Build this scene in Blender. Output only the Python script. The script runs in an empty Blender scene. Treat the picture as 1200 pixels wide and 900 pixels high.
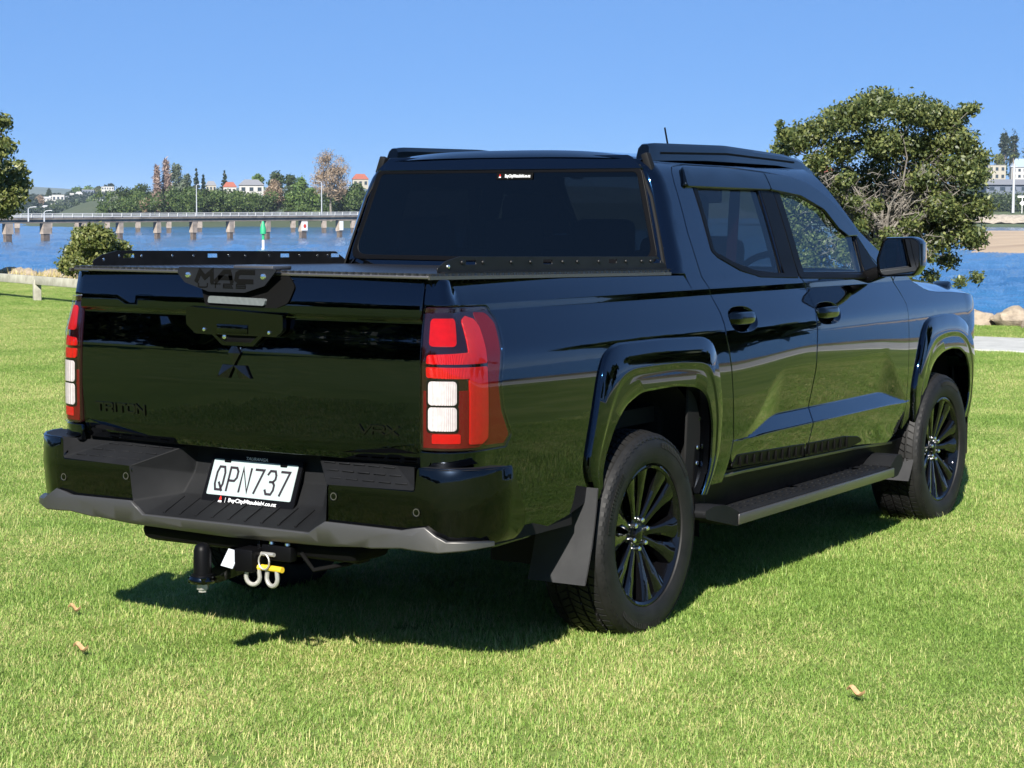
import bpy, bmesh, math, random
import numpy as np
from mathutils import Vector, Matrix
random.seed(7); rng = np.random.default_rng(7)
PI = math.pi
sc = bpy.context.scene
col = sc.collection

# ------------------------------------------------------------------ camera, sky, sun, exposure
CX, CY, CZ, YAW, PITCH, ROLL, FPX = 4.1378, -6.1693, 1.5314, -0.5533, -0.0865, 0.0043, 2275.1
cam = bpy.data.cameras.new('camera'); co = bpy.data.objects.new('camera', cam); col.objects.link(co)
cam.sensor_fit = 'HORIZONTAL'; cam.sensor_width = 36.0; cam.lens = FPX / 1200 * 36.0
cam.clip_start = 0.1; cam.clip_end = 60000
f = Vector((math.sin(YAW) * math.cos(PITCH), math.cos(YAW) * math.cos(PITCH), math.sin(PITCH)))
r = Vector((math.cos(YAW), -math.sin(YAW), 0)); u = r.cross(f)
r2 = r * math.cos(ROLL) + u * math.sin(ROLL); u2 = -r * math.sin(ROLL) + u * math.cos(ROLL)
M3 = Matrix((r2, u2, -f)).transposed().to_4x4(); M3.translation = (CX, CY, CZ)
co.matrix_world = M3
sc.camera = co

SKY_K = 1.40
SUN = Vector((0.45, -1.29, 1.0)).normalized()          # towards the sun
sun_el = math.asin(SUN.z); sun_az = math.atan2(SUN.x, SUN.y)
w = bpy.data.worlds.new('World'); sc.world = w; w.use_nodes = True
nt = w.node_tree; bg = nt.nodes['Background']
sky = nt.nodes.new('ShaderNodeTexSky'); sky.sky_type = 'NISHITA'; sky.sun_disc = False
sky.sun_elevation = sun_el; sky.sun_rotation = sun_az; sky.altitude = 12000; sky.air_density = 1.0; sky.dust_density = 0.2; sky.ozone_density = 2.8
# one even compression of the whole sky's brightness range, its hue kept
bw = nt.nodes.new('ShaderNodeRGBToBW'); pw = nt.nodes.new('ShaderNodeMath'); pw.operation = 'POWER'; pw.inputs[1].default_value = -0.74
ml = nt.nodes.new('ShaderNodeMath'); ml.operation = 'MULTIPLY'; ml.inputs[1].default_value = SKY_K; vs_ = nt.nodes.new('ShaderNodeVectorMath'); vs_.operation = 'SCALE'
nt.links.new(sky.outputs[0], bw.inputs[0]); nt.links.new(bw.outputs[0], pw.inputs[0]); nt.links.new(pw.outputs[0], ml.inputs[0])
nt.links.new(sky.outputs[0], vs_.inputs[0]); nt.links.new(ml.outputs[0], vs_.inputs['Scale']); tn_ = nt.nodes.new('ShaderNodeVectorMath'); tn_.operation = 'MULTIPLY'; tn_.inputs[1].default_value = (0.89, 1.025, 0.985)     # clear-day hue
nt.links.new(vs_.outputs[0], tn_.inputs[0]); nt.links.new(tn_.outputs[0], bg.inputs[0]); bg.inputs[1].default_value = 0.1
sl = bpy.data.lights.new('sun', 'SUN'); sl.energy = 5.0; sl.angle = math.radians(0.53); sl.color = (1.0, 0.95, 0.87)
so = bpy.data.objects.new('sun', sl); col.objects.link(so)
so.rotation_euler = (-SUN).to_track_quat('-Z', 'Y').to_euler(); so.location = SUN * 50
sc.view_settings.view_transform = 'Standard'; sc.view_settings.look = 'None'
sc.view_settings.exposure = 1.17; sc.view_settings.gamma = 1.0
sc.cycles.max_bounces = 8; sc.cycles.transparent_max_bounces = 24

# ------------------------------------------------------------------ tags and materials
def tag(o, label=None, cat=None, group=None, kind=None):
    if label: o['label'] = label
    if cat: o['category'] = cat
    if group: o['group'] = group
    if kind: o['kind'] = kind
    return o
def thing(name, label, cat, loc=(0, 0, 0), rz=0, group=None):
    o = bpy.data.objects.new(name, None); col.objects.link(o); o.location = loc; o.rotation_euler = (0, 0, rz)
    o.empty_display_size = 0.1
    return tag(o, label, cat, group)
def link(name, me, mat=None, parent=None):
    o = bpy.data.objects.new(name, me); col.objects.link(o)
    if mat is not None and not me.materials: me.materials.append(mat)
    if parent is not None: o.parent = parent
    return o
class NT:
    def __init__(s, m): s.t = m.node_tree; s.n = s.t.nodes; s.l = s.t.links
    def new(s, typ, **kw):
        n = s.n.new('ShaderNode' + typ)
        for k, v in kw.items():
            if k.startswith('i_'):
                key = k[2:]; key = int(key) if key.isdigit() else key.replace('_', ' ')
                n.inputs[key].default_value = v
            else: setattr(n, k, v)
        return n
    def ln(s, a, b): s.l.new(a, b)
def mat(name, colr, rough=0.5, metal=0.0, coat=0.0, spec=0.5, coat_rough=0.03, alpha=None):
    m = bpy.data.materials.new(name); m.use_nodes = True
    b = m.node_tree.nodes['Principled BSDF']
    b.inputs['Base Color'].default_value = (*colr, 1); b.inputs['Roughness'].default_value = rough
    b.inputs['Metallic'].default_value = metal; b.inputs['Specular IOR Level'].default_value = spec
    b.inputs['Coat Weight'].default_value = coat; b.inputs['Coat Roughness'].default_value = coat_rough
    return m
def bsdf(m): return m.node_tree.nodes['Principled BSDF']
def noise_vary(m, c0, c1, scale=3.0, detail=6.0, coord='Object', bump=0.0, bscale=40.0, bdist=0.01, rough=None, c2=None):
    """colour wanders between c0 and c1 with noise; optional fine relief"""
    t = NT(m); b = bsdf(m)
    tc = t.new('TexCoord'); n = t.new('TexNoise', i_Scale=scale, i_Detail=detail, i_Roughness=0.65)
    src = t.new('NewGeometry').outputs['Position'] if coord == 'World' else tc.outputs[coord]
    t.ln(src, n.inputs['Vector'])
    rp = t.new('ValToRGB'); rp.color_ramp.elements[0].position = 0.32; rp.color_ramp.elements[1].position = 0.68
    rp.color_ramp.elements[0].color = (*c0, 1); rp.color_ramp.elements[1].color = (*c1, 1)
    if c2 is not None:
        e = rp.color_ramp.elements.new(0.5); e.color = (*c2, 1)
    t.ln(n.outputs[0], rp.inputs[0]); t.ln(rp.outputs[0], b.inputs['Base Color'])
    if bump:
        n2 = t.new('TexNoise', i_Scale=bscale, i_Detail=8.0, i_Roughness=0.7); t.ln(src, n2.inputs['Vector'])
        bp = t.new('Bump', i_Strength=bump, i_Distance=bdist); t.ln(n2.outputs[0], bp.inputs['Height']); t.ln(bp.outputs[0], b.inputs['Normal'])
    return m
M = {}
M['paint'] = mat('black_paint', (0.0025, 0.009, 0.023), 0.05, 1.0, 1.0, 0.5, 0.005)
M['gloss_black'] = mat('gloss_black_plastic', (0.002, 0.003, 0.005), 0.3, 1.0, 0.9, 0.5, 0.03)
M['plastic'] = noise_vary(mat('dark_grey_plastic', (0.04, 0.041, 0.044), 0.6, spec=.12), (0.0065, 0.0068, 0.0075), (0.0105, 0.011, 0.012), 6, 4, bump=0.18, bscale=700, bdist=0.002)
M['trim'] = mat('satin_black_trim', (0.0025, 0.0025, 0.003), 0.42, spec=0.1)
M['matt_black'] = mat('matt_black', (0.008, 0.008, 0.008), 0.8, spec=0.2)
M['flap'] = noise_vary(mat('mud_flap_rubber', (0.07, 0.072, 0.075), 0.6, spec=.25), (0.020, 0.0205, 0.022), (0.03, 0.0305, 0.032), 9, 5, bump=0.1, bscale=300, bdist=0.002)
M['silver'] = mat('bumper_silver', (0.10, 0.097, 0.092), 0.45, 0.8)
M['alu'] = mat('dark_aluminium', (0.16, 0.15, 0.14), 0.3, 0.8)
M['steel'] = mat('zinc_steel', (0.40, 0.39, 0.36), 0.4, 0.5)
M['screw'] = mat('bright_screw', (0.85, 0.85, 0.83), 0.18, 1.0)
M['rail'] = noise_vary(mat('rail_powder_coat', (0.015, 0.015, 0.016), 0.4, spec=.2), (0.005, 0.0055, 0.0065), (0.009, 0.0095, 0.011), 12, 4, bump=0.15, bscale=600, bdist=0.001)
M['rim'] = mat('gloss_black_rim', (0.0025, 0.0025, 0.003), 0.3, 0, 1.0, 0.0, 0.025)
M['yellow'] = mat('yellow_zinc', (0.75, 0.5, 0.03), 0.4, 0.2)
M['white_label'] = mat('white_label', (0.38, 0.40, 0.43), 0.4)
M['plate'] = mat('plate_white', (0.30, 0.36, 0.355), 0.35)
M['plate_ink'] = mat('plate_ink', (0.018, 0.012, 0.014), 0.4)
M['white_print'] = mat('white_print', (0.6, 0.6, 0.6), 0.4)
M['red_print'] = mat('red_print', (0.7, 0.02, 0.01), 0.4)
M['badge'] = mat('gloss_badge', (0.002, 0.002, 0.002), 0.2, 0.0, 1.0, 0.0)
M['etch'] = mat('etched_black', (0.0015, 0.0015, 0.0015), 0.7, spec=0.1)
M['seat'] = noise_vary(mat('seat_cloth', (0.02, 0.02, 0.022), 0.85), (0.016, 0.016, 0.018), (0.028, 0.028, 0.03), 30, 4)
M['belt'] = mat('red_belt', (0.25, 0.012, 0.01), 0.7)
M['clasp'] = mat('clasp_plate_coat', (0.008, 0.009, 0.012), 0.5, spec=.2)
M['mirror'] = mat('mirror_glass', (0.32, 0.34, 0.36), 0.02, 1.0)
M['lens_dark'] = mat('lamp_dark_red', (0.075, 0.0025, 0.003), 0.5, 0, 0.0, 0.1)
M['lens_smoke'] = mat('lamp_smoke', (0.010, 0.002, 0.003), 0.3, 0, 1.0, 0.0)
M['lens_orange'] = mat('lamp_red_side', (0.095, 0.002, 0.0015), 0.5, 0, 0.0, 0.1)
def ribbed(name, c, scale, axis, strength=0.5):
    m = mat(name, c, 0.45, 0, 0.0, 0.25); t = NT(m); tc = t.new('TexCoord')
    wv = t.new('TexWave', i_Scale=scale, i_Distortion=0.6, i_Detail=2.0); wv.bands_direction = axis
    t.ln(tc.outputs['Object'], wv.inputs['Vector'])
    bp = t.new('Bump', i_Strength=strength, i_Distance=0.004); t.ln(wv.outputs['Fac'], bp.inputs['Height']); t.ln(bp.outputs[0], bsdf(m).inputs['Normal'])
    mx = t.new('MixRGB', blend_type='MULTIPLY', i_Fac=0.35); mx.inputs[1].default_value = (*c, 1)
    nz = t.new('TexNoise', i_Scale=60.0, i_Detail=4.0); t.ln(tc.outputs['Object'], nz.inputs['Vector'])
    t.ln(nz.outputs[0], mx.inputs[2]); t.ln(mx.outputs[0], bsdf(m).inputs['Base Color'])
    return m
M['red'] = ribbed('lamp_red', (0.44, 0.001, 0.0015), 70, 'Y', 0.6)
M['red2'] = ribbed('lamp_red_bright', (0.66, 0.002, 0.003), 160, 'Z', 0.7)
M['white_lens'] = ribbed('lamp_white', (0.56, 0.555, 0.56), 90, 'Y', 0.6)
M['clear_lens'] = ribbed('brake_lamp_clear', (0.16, 0.18, 0.18), 60, 'X', 0.9)
def glass(name, tint, ior=1.5):
    m = bpy.data.materials.new(name); m.use_nodes = True; t = NT(m); t.n.clear()
    out = t.new('OutputMaterial'); tr = t.new('BsdfTransparent'); tr.inputs[0].default_value = (*tint, 1)
    gl = t.new('BsdfGlossy', i_Roughness=0.004); fr = t.new('Fresnel'); mx = t.new('MixShader')
    ge = t.new('NewGeometry'); m1 = t.new('Math', operation='MULTIPLY_ADD', i_1=-2.0, i_2=1.0); m2 = t.new('Math', operation='POWER', i_0=ior)   # a pane reflects alike from both sides
    t.ln(ge.outputs['Backfacing'], m1.inputs[0]); t.ln(m1.outputs[0], m2.inputs[1]); t.ln(m2.outputs[0], fr.inputs['IOR'])
    t.ln(fr.outputs[0], mx.inputs[0]); t.ln(tr.outputs[0], mx.inputs[1]); t.ln(gl.outputs[0], mx.inputs[2]); t.ln(mx.outputs[0], out.inputs[0])
    return m
M['glass_rear'] = glass('privacy_glass', (0.10, 0.11, 0.12), 1.5)
M['glass_back'] = glass('back_glass', (0.022, 0.025, 0.028), 1.5)
M['glass_front'] = glass('clear_glass', (0.80, 0.88, 0.87), 1.5)
M['lamp_cover'] = glass('lamp_cover', (0.97, 0.92, 0.92), 1.5)
# tyre rubber
M['tyre'] = noise_vary(mat('tyre_rubber', (0.018, 0.018, 0.018), 0.6, spec=.3), (0.0055, 0.0055, 0.0055), (0.012, 0.0115, 0.011), 14, 5, bump=0.15, bscale=260, bdist=0.002)
# checker plate on the tray lid: rows of raised bars
m = mat('lid_checker_plate', (0.02, 0.021, 0.024), 0.3, 0.3); t = NT(m); tc = t.new('TexCoord')
mp = t.new('Mapping'); mp.inputs['Rotation'].default_value = (0, 0, 0.6); t.ln(tc.outputs['Object'], mp.inputs['Vector'])
wv = t.new('TexWave', i_Scale=14.0, i_Distortion=0.0); t.ln(mp.outputs[0], wv.inputs['Vector'])
mp2 = t.new('Mapping'); mp2.inputs['Rotation'].default_value = (0, 0, -0.75); t.ln(tc.outputs['Object'], mp2.inputs['Vector'])
wv2 = t.new('TexWave', i_Scale=14.0); t.ln(mp2.outputs[0], wv2.inputs['Vector'])
mu = t.new('Math', operation='MULTIPLY'); t.ln(wv.outputs['Fac'], mu.inputs[0]); t.ln(wv2.outputs['Fac'], mu.inputs[1])
bp = t.new('Bump', i_Strength=0.9, i_Distance=0.006); t.ln(mu.outputs[0], bp.inputs['Height']); t.ln(bp.outputs[0], bsdf(m).inputs['Normal'])
M['lid'] = m

# ------------------------------------------------------------------ mesh helpers
def shade(me, ang=35):
    me.polygons.foreach_set('use_smooth', [True] * len(me.polygons))
    me.set_sharp_from_angle(angle=math.radians(ang)); return me
class MB:
    def __init__(s): s.v = []; s.f = []
    def add(s, v, f):
        o = len(s.v); s.v += [tuple(p) for p in v]; s.f += [tuple(i + o for i in q) for q in f]; return s
    def box(s, c, size, rot=None, bev=0.0):
        x, y, z = [d / 2 for d in size]
        if bev <= 0:
            vs = [(-x, -y, -z), (x, -y, -z), (x, y, -z), (-x, y, -z), (-x, -y, z), (x, -y, z), (x, y, z), (-x, y, z)]
            fs = [(0, 3, 2, 1), (4, 5, 6, 7), (0, 1, 5, 4), (1, 2, 6, 5), (2, 3, 7, 6), (3, 0, 4, 7)]
        else:
            bm = bmesh.new(); bmesh.ops.create_cube(bm, size=1.0)
            for q in bm.verts: q.co = Vector((q.co.x * size[0], q.co.y * size[1], q.co.z * size[2]))
            bmesh.ops.bevel(bm, geom=bm.edges[:], offset=bev, segments=2, profile=0.5, affect='EDGES')
            bm.verts.index_update(); vs = [tuple(q.co) for q in bm.verts]; fs = [tuple(q.index for q in g.verts) for g in bm.faces]; bm.free()
        R = rot if rot is not None else Matrix.Identity(3)
        return s.add([R @ Vector(p) + Vector(c) for p in vs], fs)
    def tube(s, pts, rad, n=8, cap=True):
        """round bar along a polyline; rad may be a list"""
        P = [Vector(p) for p in pts]; k = len(P); rr = rad if isinstance(rad, (list, tuple)) else [rad] * k
        vs = []; up = None
        for i in range(k):
            d = (P[min(i + 1, k - 1)] - P[max(i - 1, 0)])
            d = d.normalized() if d.length > 1e-9 else Vector((0, 0, 1))
            if up is None:
                up = Vector((0, 0, 1)) if abs(d.z) < 0.9 else Vector((1, 0, 0))
            a = d.cross(up); a = a.normalized() if a.length > 1e-6 else d.orthogonal().normalized()
            b = a.cross(d).normalized(); up = b
            for j in range(n):
                t_ = 2 * PI * j / n; vs.append(P[i] + (a * math.cos(t_) + b * math.sin(t_)) * rr[i])
        fs = [(i * n + j, i * n + (j + 1) % n, (i + 1) * n + (j + 1) % n, (i + 1) * n + j) for i in range(k - 1) for j in range(n)]
        if cap: fs += [tuple(range(n))[::-1], tuple(range((k - 1) * n, k * n))]
        return s.add(vs, fs)
    def lathe(s, prof, n=48, axis='x', c=(0, 0, 0), closed=False):
        """prof: list of (radius, along)"""
        vs = []
        for rr, a in prof:
            for j in range(n):
                t_ = 2 * PI * j / n; y, z = rr * math.cos(t_), rr * math.sin(t_)
                p = (a, y, z) if axis == 'x' else ((y, a, z) if axis == 'y' else (y, z, a))
                vs.append((p[0] + c[0], p[1] + c[1], p[2] + c[2]))
        k = len(prof); fs = [(i * n + j, i * n + (j + 1) % n, (i + 1) * n + (j + 1) % n, (i + 1) * n + j) for i in range(k - 1) for j in range(n)]
        return s.add(vs, fs)
    def prism(s, poly, h0, h1, fn):
        """poly in 2D, fn(a,b,h)->xyz"""
        n = len(poly); vs = [fn(a, b, h0) for a, b in poly] + [fn(a, b, h1) for a, b in poly]
        return s.add(vs, [tuple(range(n))[::-1], tuple(range(n, 2 * n))] + [(i, (i + 1) % n, n + (i + 1) % n, n + i) for i in range(n)])
    def grid(s, P):
        """P: (a,b,3) array"""
        a, b = P.shape[:2]
        return s.add(P.reshape(-1, 3).tolist(), [(i * b + j, i * b + j + 1, (i + 1) * b + j + 1, (i + 1) * b + j) for i in range(a - 1) for j in range(b - 1)])
    def mesh(s, name, ang=35):
        me = bpy.data.meshes.new(name); me.from_pydata(s.v, [], s.f); me.validate(); me.update()
        bm = bmesh.new(); bm.from_mesh(me); bmesh.ops.recalc_face_normals(bm, faces=bm.faces); bm.to_mesh(me); bm.free()
        return shade(me, ang)
    def build(s, name, m, parent=None, ang=35): return link(name, s.mesh(name, ang), m, parent)
def mir(mb):
    o = MB(); o.v = [(-x, y, z) for x, y, z in mb.v]; o.f = [q[::-1] for q in mb.f]; return o
def fillet(pts, seg=6):
    """closed polygon, (u,v) or (u,v,r): corners with r are rounded"""
    out = []; n = len(pts)
    for i in range(n):
        p = pts[i]; P = Vector(p[:2]); rr = p[2] if len(p) > 2 else 0
        A = Vector(pts[i - 1][:2]); B = Vector(pts[(i + 1) % n][:2])
        if rr <= 0: out.append(tuple(P)); continue
        a = (A - P); b = (B - P); la, lb = a.length, b.length; a /= la; b /= lb
        ang = math.acos(max(-1, min(1, a.dot(b)))); d = min(rr / math.tan(ang / 2), la * .49, lb * .49)
        p0 = P + a * d; p2 = P + b * d
        for k in range(seg + 1):
            t_ = k / seg; out.append(tuple(p0 * (1 - t_) ** 2 + P * 2 * t_ * (1 - t_) + p2 * t_ * t_))
    return out
def ell(cx, cz, a, b, n=28, p=2.0):
    return [(cx + a * math.copysign(abs(math.cos(2 * PI * k / n)) ** (2 / p), math.cos(2 * PI * k / n)), cz + b * math.copysign(abs(math.sin(2 * PI * k / n)) ** (2 / p), math.sin(2 * PI * k / n))) for k in range(n)]
def area2(p): return sum(p[i - 1][0] * p[i][1] - p[i][0] * p[i - 1][1] for i in range(len(p)))
def flat_region(outer, holes, ucuts, zcuts):
    bm = bmesh.new()
    for k, loop in enumerate([outer] + list(holes)):
        if (area2(loop) > 0) != (k == 0): loop = loop[::-1]
        vs = [bm.verts.new((a, b, 0)) for a, b in loop]
        for i in range(len(vs)): bm.edges.new((vs[i - 1], vs[i]))
    for q in bm.verts: q.co *= 50
    bmesh.ops.triangle_fill(bm, use_beauty=True, use_dissolve=False, edges=bm.edges[:], normal=(0, 0, 1))
    for q in bm.verts: q.co /= 50
    want = abs(area2(outer)) - sum(abs(area2(h)) for h in holes); got = 2 * sum(g.calc_area() for g in bm.faces)
    boxes = []
    if abs(want - got) > .002 * want + 1e-6:      # the fill missed a hole: cut it out as a rectangle below
        bm.clear(); bm.faces.new([bm.verts.new((a, b, 0)) for a, b in outer]); bmesh.ops.triangulate(bm, faces=bm.faces[:])
        boxes = [(min(a for a, b in h), max(a for a, b in h), min(b for a, b in h), max(b for a, b in h)) for h in holes]
        ucuts = list(ucuts) + [q for bx in boxes for q in bx[:2]]; zcuts = list(zcuts) + sorted({q for bx in boxes for q in bx[2:]})
    for axis, cuts in ((0, ucuts), (1, zcuts)):
        for c in cuts:
            n = (1, 0, 0) if axis == 0 else (0, 1, 0); q = (c, 0, 0) if axis == 0 else (0, c, 0)
            bmesh.ops.bisect_plane(bm, geom=bm.verts[:] + bm.edges[:] + bm.faces[:], dist=1e-6, plane_co=q, plane_no=n)
    if boxes:
        kill = [g for g in bm.faces if any(bx[0] < g.calc_center_median().x < bx[1] and bx[2] < g.calc_center_median().y < bx[3] for bx in boxes)]
        bmesh.ops.delete(bm, geom=kill, context='FACES')
    bm.verts.index_update(); bm.faces.ensure_lookup_table()
    V = np.array([(q.co.x, q.co.y) for q in bm.verts]); F = []
    for g in bm.faces:
        ids = [q.index for q in g.verts]
        p = V[ids]; a = np.sum(p[:, 0] * np.roll(p[:, 1], -1) - np.roll(p[:, 0], -1) * p[:, 1])
        F.append(ids if a > 0 else ids[::-1])
    bm.free(); return V, F
def cuts(lo, hi, step, extra=()):
    n = max(1, int((hi - lo) / step)); c = [lo + (hi - lo) * k / n for k in range(1, n)]
    c = [q for q in c if all(abs(q - e) > step * .2 for e in extra)]
    return sorted(c + [e for e in extra if lo < e < hi])
CREASE = (1.215, 1.222, 1.226, 1.230, 1.24, 1.250, 1.254, 1.258, 1.265, .646, .654, .662, .67, .69, .714, .722, .73, .738)
def panel(name, outer, Fn, m, parent, holes=(), thick=0.014, res=0.04, sides=(1,), edge=0.003, back=False, extra=CREASE, uextra=()):
    """a sheet-metal panel: outline in (u,z) mapped onto the surface Fn(u,z,off), with a rounded, returned edge"""
    o = np.array(outer)
    V, F = flat_region(list(outer), list(holes), cuts(o[:, 0].min(), o[:, 0].max(), res, uextra), cuts(o[:, 1].min(), o[:, 1].max(), res, extra))
    n = len(V); E = {}
    for q in F:
        for i in range(len(q)):
            a, b = q[i], q[(i + 1) % len(q)]; E[(a, b)] = 1
    bd = [(a, b) for (a, b) in E if (b, a) not in E]
    nrm = np.zeros((n, 2))
    for a, b in bd:
        d = V[b] - V[a]; d = np.array([d[1], -d[0]]) / (np.hypot(*d) + 1e-12); nrm[a] += d; nrm[b] += d
    bv = sorted({a for e in bd for a in e}); idx = {a: k for k, a in enumerate(bv)}
    nb = nrm[bv]; nb /= (np.linalg.norm(nb, axis=1)[:, None] + 1e-12)
    P0 = Fn(V[:, 0], V[:, 1], 0.0)
    e = 1e-3
    def normals(U, Z):
        du = Fn(U + e, Z, 0.0) - Fn(U - e, Z, 0.0); dz = Fn(U, Z + e, 0.0) - Fn(U, Z - e, 0.0)
        N = np.cross(du, dz); return N / (np.linalg.norm(N, axis=1)[:, None] + 1e-12), du / (2 * e), dz / (2 * e)
    N0, DU, DZ = normals(V[:, 0], V[:, 1])
    O3 = DU[bv] * nb[:, :1] + DZ[bv] * nb[:, 1:]; O3 /= np.linalg.norm(O3, axis=1)[:, None] + 1e-12
    B0 = P0[bv]; P1 = B0 + O3 * edge - N0[bv] * edge; P2 = B0 + O3 * edge - N0[bv] * thick
    P = np.concatenate([P0, P1, P2]); NN = np.concatenate([N0, N0[bv] * .5 + O3 * .85, O3]); k = len(bv)
    FF = [tuple(q) for q in F]
    for a, b in bd:
        i, j = idx[a], idx[b]; FF += [(b, a, n + i, n + j), (n + j, n + i, n + k + i, n + k + j)]
    if back:
        m0 = len(P); Pb = P0 - N0 * thick; P = np.concatenate([P, Pb]); NN = np.concatenate([NN, -N0]); FF += [tuple(m0 + x for x in q[::-1]) for q in F]
        FF += [(n + k + idx[b], n + k + idx[a], m0 + a, m0 + b) for a, b in bd]
    NN /= np.linalg.norm(NN, axis=1)[:, None]
    res_ = []
    for sd in sides:
        PP = P.copy(); N2 = NN.copy(); F2 = FF
        if sd < 0: PP[:, 0] *= -1; N2[:, 0] *= -1; F2 = [q[::-1] for q in FF]
        me = bpy.data.meshes.new(name); me.from_pydata(PP.tolist(), [], F2); me.update()
        me.polygons.foreach_set('use_smooth', [True] * len(me.polygons))
        me.normals_split_custom_set_from_vertices(N2.tolist())
        pr = parent[sd] if isinstance(parent, dict) else parent
        res_.append(link(name, me, m, pr))
    return res_
_font_cache = {}
def text(s, size, ex=0.0, bold=0.0, m=None, parent=None, name='lettering', fn=None, width=None):
    cu = bpy.data.curves.new(name, 'FONT'); cu.body = s; cu.size = size; cu.extrude = ex; cu.offset = bold; cu.align_x = 'CENTER'; cu.align_y = 'CENTER'; cu.resolution_u = 3
    ob = bpy.data.objects.new(name, cu); col.objects.link(ob); bpy.context.view_layer.update()
    me = bpy.data.meshes.new_from_object(ob.evaluated_get(bpy.context.evaluated_depsgraph_get()))
    bpy.data.objects.remove(ob); bpy.data.curves.remove(cu)
    V = np.array([q.co[:] for q in me.vertices])
    if width: V[:, 0] *= width / (V[:, 0].max() - V[:, 0].min())
    P = fn(V[:, 0], V[:, 1], V[:, 2]); me.vertices.foreach_set('co', np.asarray(P).ravel()); me.update(); me.materials.clear()
    return link(name, me, m, parent)
# stroke letters (unit cell, x to 1, y to 1)
GL = {
 'Q': [[(0, .25), (0, .75), (.2, 1), (.8, 1), (1, .75), (1, .25), (.8, 0), (.2, 0), (0, .25)], [(.5, .3), (1, -.02)]],
 'P': [[(0, 0), (0, 1), (.75, 1), (1, .85), (1, .58), (.75, .43), (0, .43)]],
 'N': [[(0, 0), (0, 1), (1, 0), (1, 1)]],
 '7': [[(0, 1), (1, 1), (.3, 0)]],
 '3': [[(0, .85), (.2, 1), (.8, 1), (1, .82), (1, .65), (.75, .53), (.4, .53)], [(.75, .53), (1, .4), (1, .18), (.8, 0), (.2, 0), (0, .15)]],
 'M': [[(0, 0), (.12, 1), (.5, .35), (.88, 1), (1, 0)]], 'A': [[(0, 0), (.42, 1), (.75, 1), (1, 0)], [(.2, .35), (.9, .35)]],
 'C': [[(1, 1), (.15, 1), (0, .8), (0, .2), (.15, 0), (1, 0)]],
 'U': [[(0, 1), (0, .2), (.15, 0), (.85, 0), (1, .2), (1, 1)]], 'T': [[(0, 1), (1, 1)], [(.5, 1), (.5, 0)]],
 'E': [[(1, 1), (0, 1), (0, 0), (1, 0)], [(0, .5), (.9, .5)]], 'S': [[(1, 1), (0, 1), (0, .5), (1, .5), (1, 0), (0, 0)]],
 'R': [[(0, 0), (0, 1), (.85, 1), (1, .85), (1, .6), (.85, .45), (0, .45)], [(.55, .45), (1, 0)]], 'I': [[(.5, 0), (.5, 1)]],
 'O': [[(0, .2), (0, .8), (.15, 1), (.85, 1), (1, .8), (1, .2), (.85, 0), (.15, 0), (0, .2)]],
 'V': [[(0, 1), (.5, 0), (1, 1)]], 'X': [[(0, 0), (1, 1)], [(0, 1), (1, 0)]]}
def stroke_text(s, w_, h, gap, th, depth, fn, m, parent, name, slant=0.0, iw=None):
    """letters drawn with a flat pen: fn(a,b,h)->xyz with a along the line, centred"""
    ws = [(iw if (iw and ch == 'I') else w_) for ch in s]; tot = sum(ws) + gap * (len(s) - 1); x = -tot / 2; mb = MB()
    for ch, cw in zip(s, ws):
        for st in GL[ch]:
            pts = [Vector((x + a * cw + slant * b * h, -h / 2 + b * h)) for a, b in st]
            cl = (pts[0] - pts[-1]).length < 1e-6; q = pts[:-1] if cl else pts; n = len(q); L = []; R_ = []
            for i in range(n):
                if cl or 0 < i < n - 1:
                    d1 = (q[i] - q[i - 1]).normalized(); d2 = (q[(i + 1) % n] - q[i]).normalized(); t_ = (d1 + d2); t_ = t_.normalized() if t_.length > 1e-3 else d1
                    nn = Vector((-t_.y, t_.x)); kf = th / 2 / max(.45, nn.dot(Vector((-d1.y, d1.x))))
                    L.append(q[i] + nn * kf); R_.append(q[i] - nn * kf)
                else:
                    d1 = (q[1] - q[0]).normalized() if i == 0 else (q[i] - q[i - 1]).normalized()
                    nn = Vector((-d1.y, d1.x)) * th / 2; c = q[i] + d1 * (th / 2 if i else -th / 2) * .9; L.append(c + nn); R_.append(c - nn)
            vs = []; fs = []
            for hh in (0, depth): vs += [fn(p.x, p.y, hh) for p in L] + [fn(p.x, p.y, hh) for p in R_]
            rg = range(n) if cl else range(n - 1)
            for i in rg:
                j = (i + 1) % n
                fs += [(2 * n + i, 2 * n + j, 3 * n + j, 3 * n + i), (i, j, 2 * n + j, 2 * n + i), (n + j, n + i, 3 * n + i, 3 * n + j)]
            if not cl: fs += [(0, 2 * n, 3 * n, n), (n - 1, 2 * n - 1, 4 * n - 1, 3 * n - 1)]
            mb.add(vs, fs)
        x += cw + gap
    return mb.build(name, m, parent, 30)

# ------------------------------------------------------------------ the truck's body surfaces (x right, y forward, z up, metres)
def _tab(pts):
    a = np.array(pts, float); zz = np.arange(.2, 1.9, .001); T = np.interp(zz, a[:, 0], a[:, 1])
    I = np.concatenate([[0], np.cumsum((T[1:] + T[:-1]) * .0005)]); I -= np.interp(1.0, zz, I)
    return zz, -I
_C = [(.2, -.25), (.45, -.2), (.55, -.07), (.64, -.03), (.76, -.05), (.82, -.03), (.9, .0), (.97, .02), (1.03, .05), (1.08, .12), (1.12, .36), (1.16, .50), (1.222, .56), (1.230, .06), (1.250, .06), (1.258, .58)]
ZB, XB = _tab(_C + [(1.308, .62), (1.318, .7), (1.330, 1.2), (1.345, 3.0), (1.9, 3.0)])
ZD, XD = _tab(_C + [(1.285, .60), (1.31, .27), (1.5, .30), (1.64, .36), (1.70, .6), (1.735, 1.2), (1.755, 2.2), (1.775, 5), (1.9, 5)])
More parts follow.
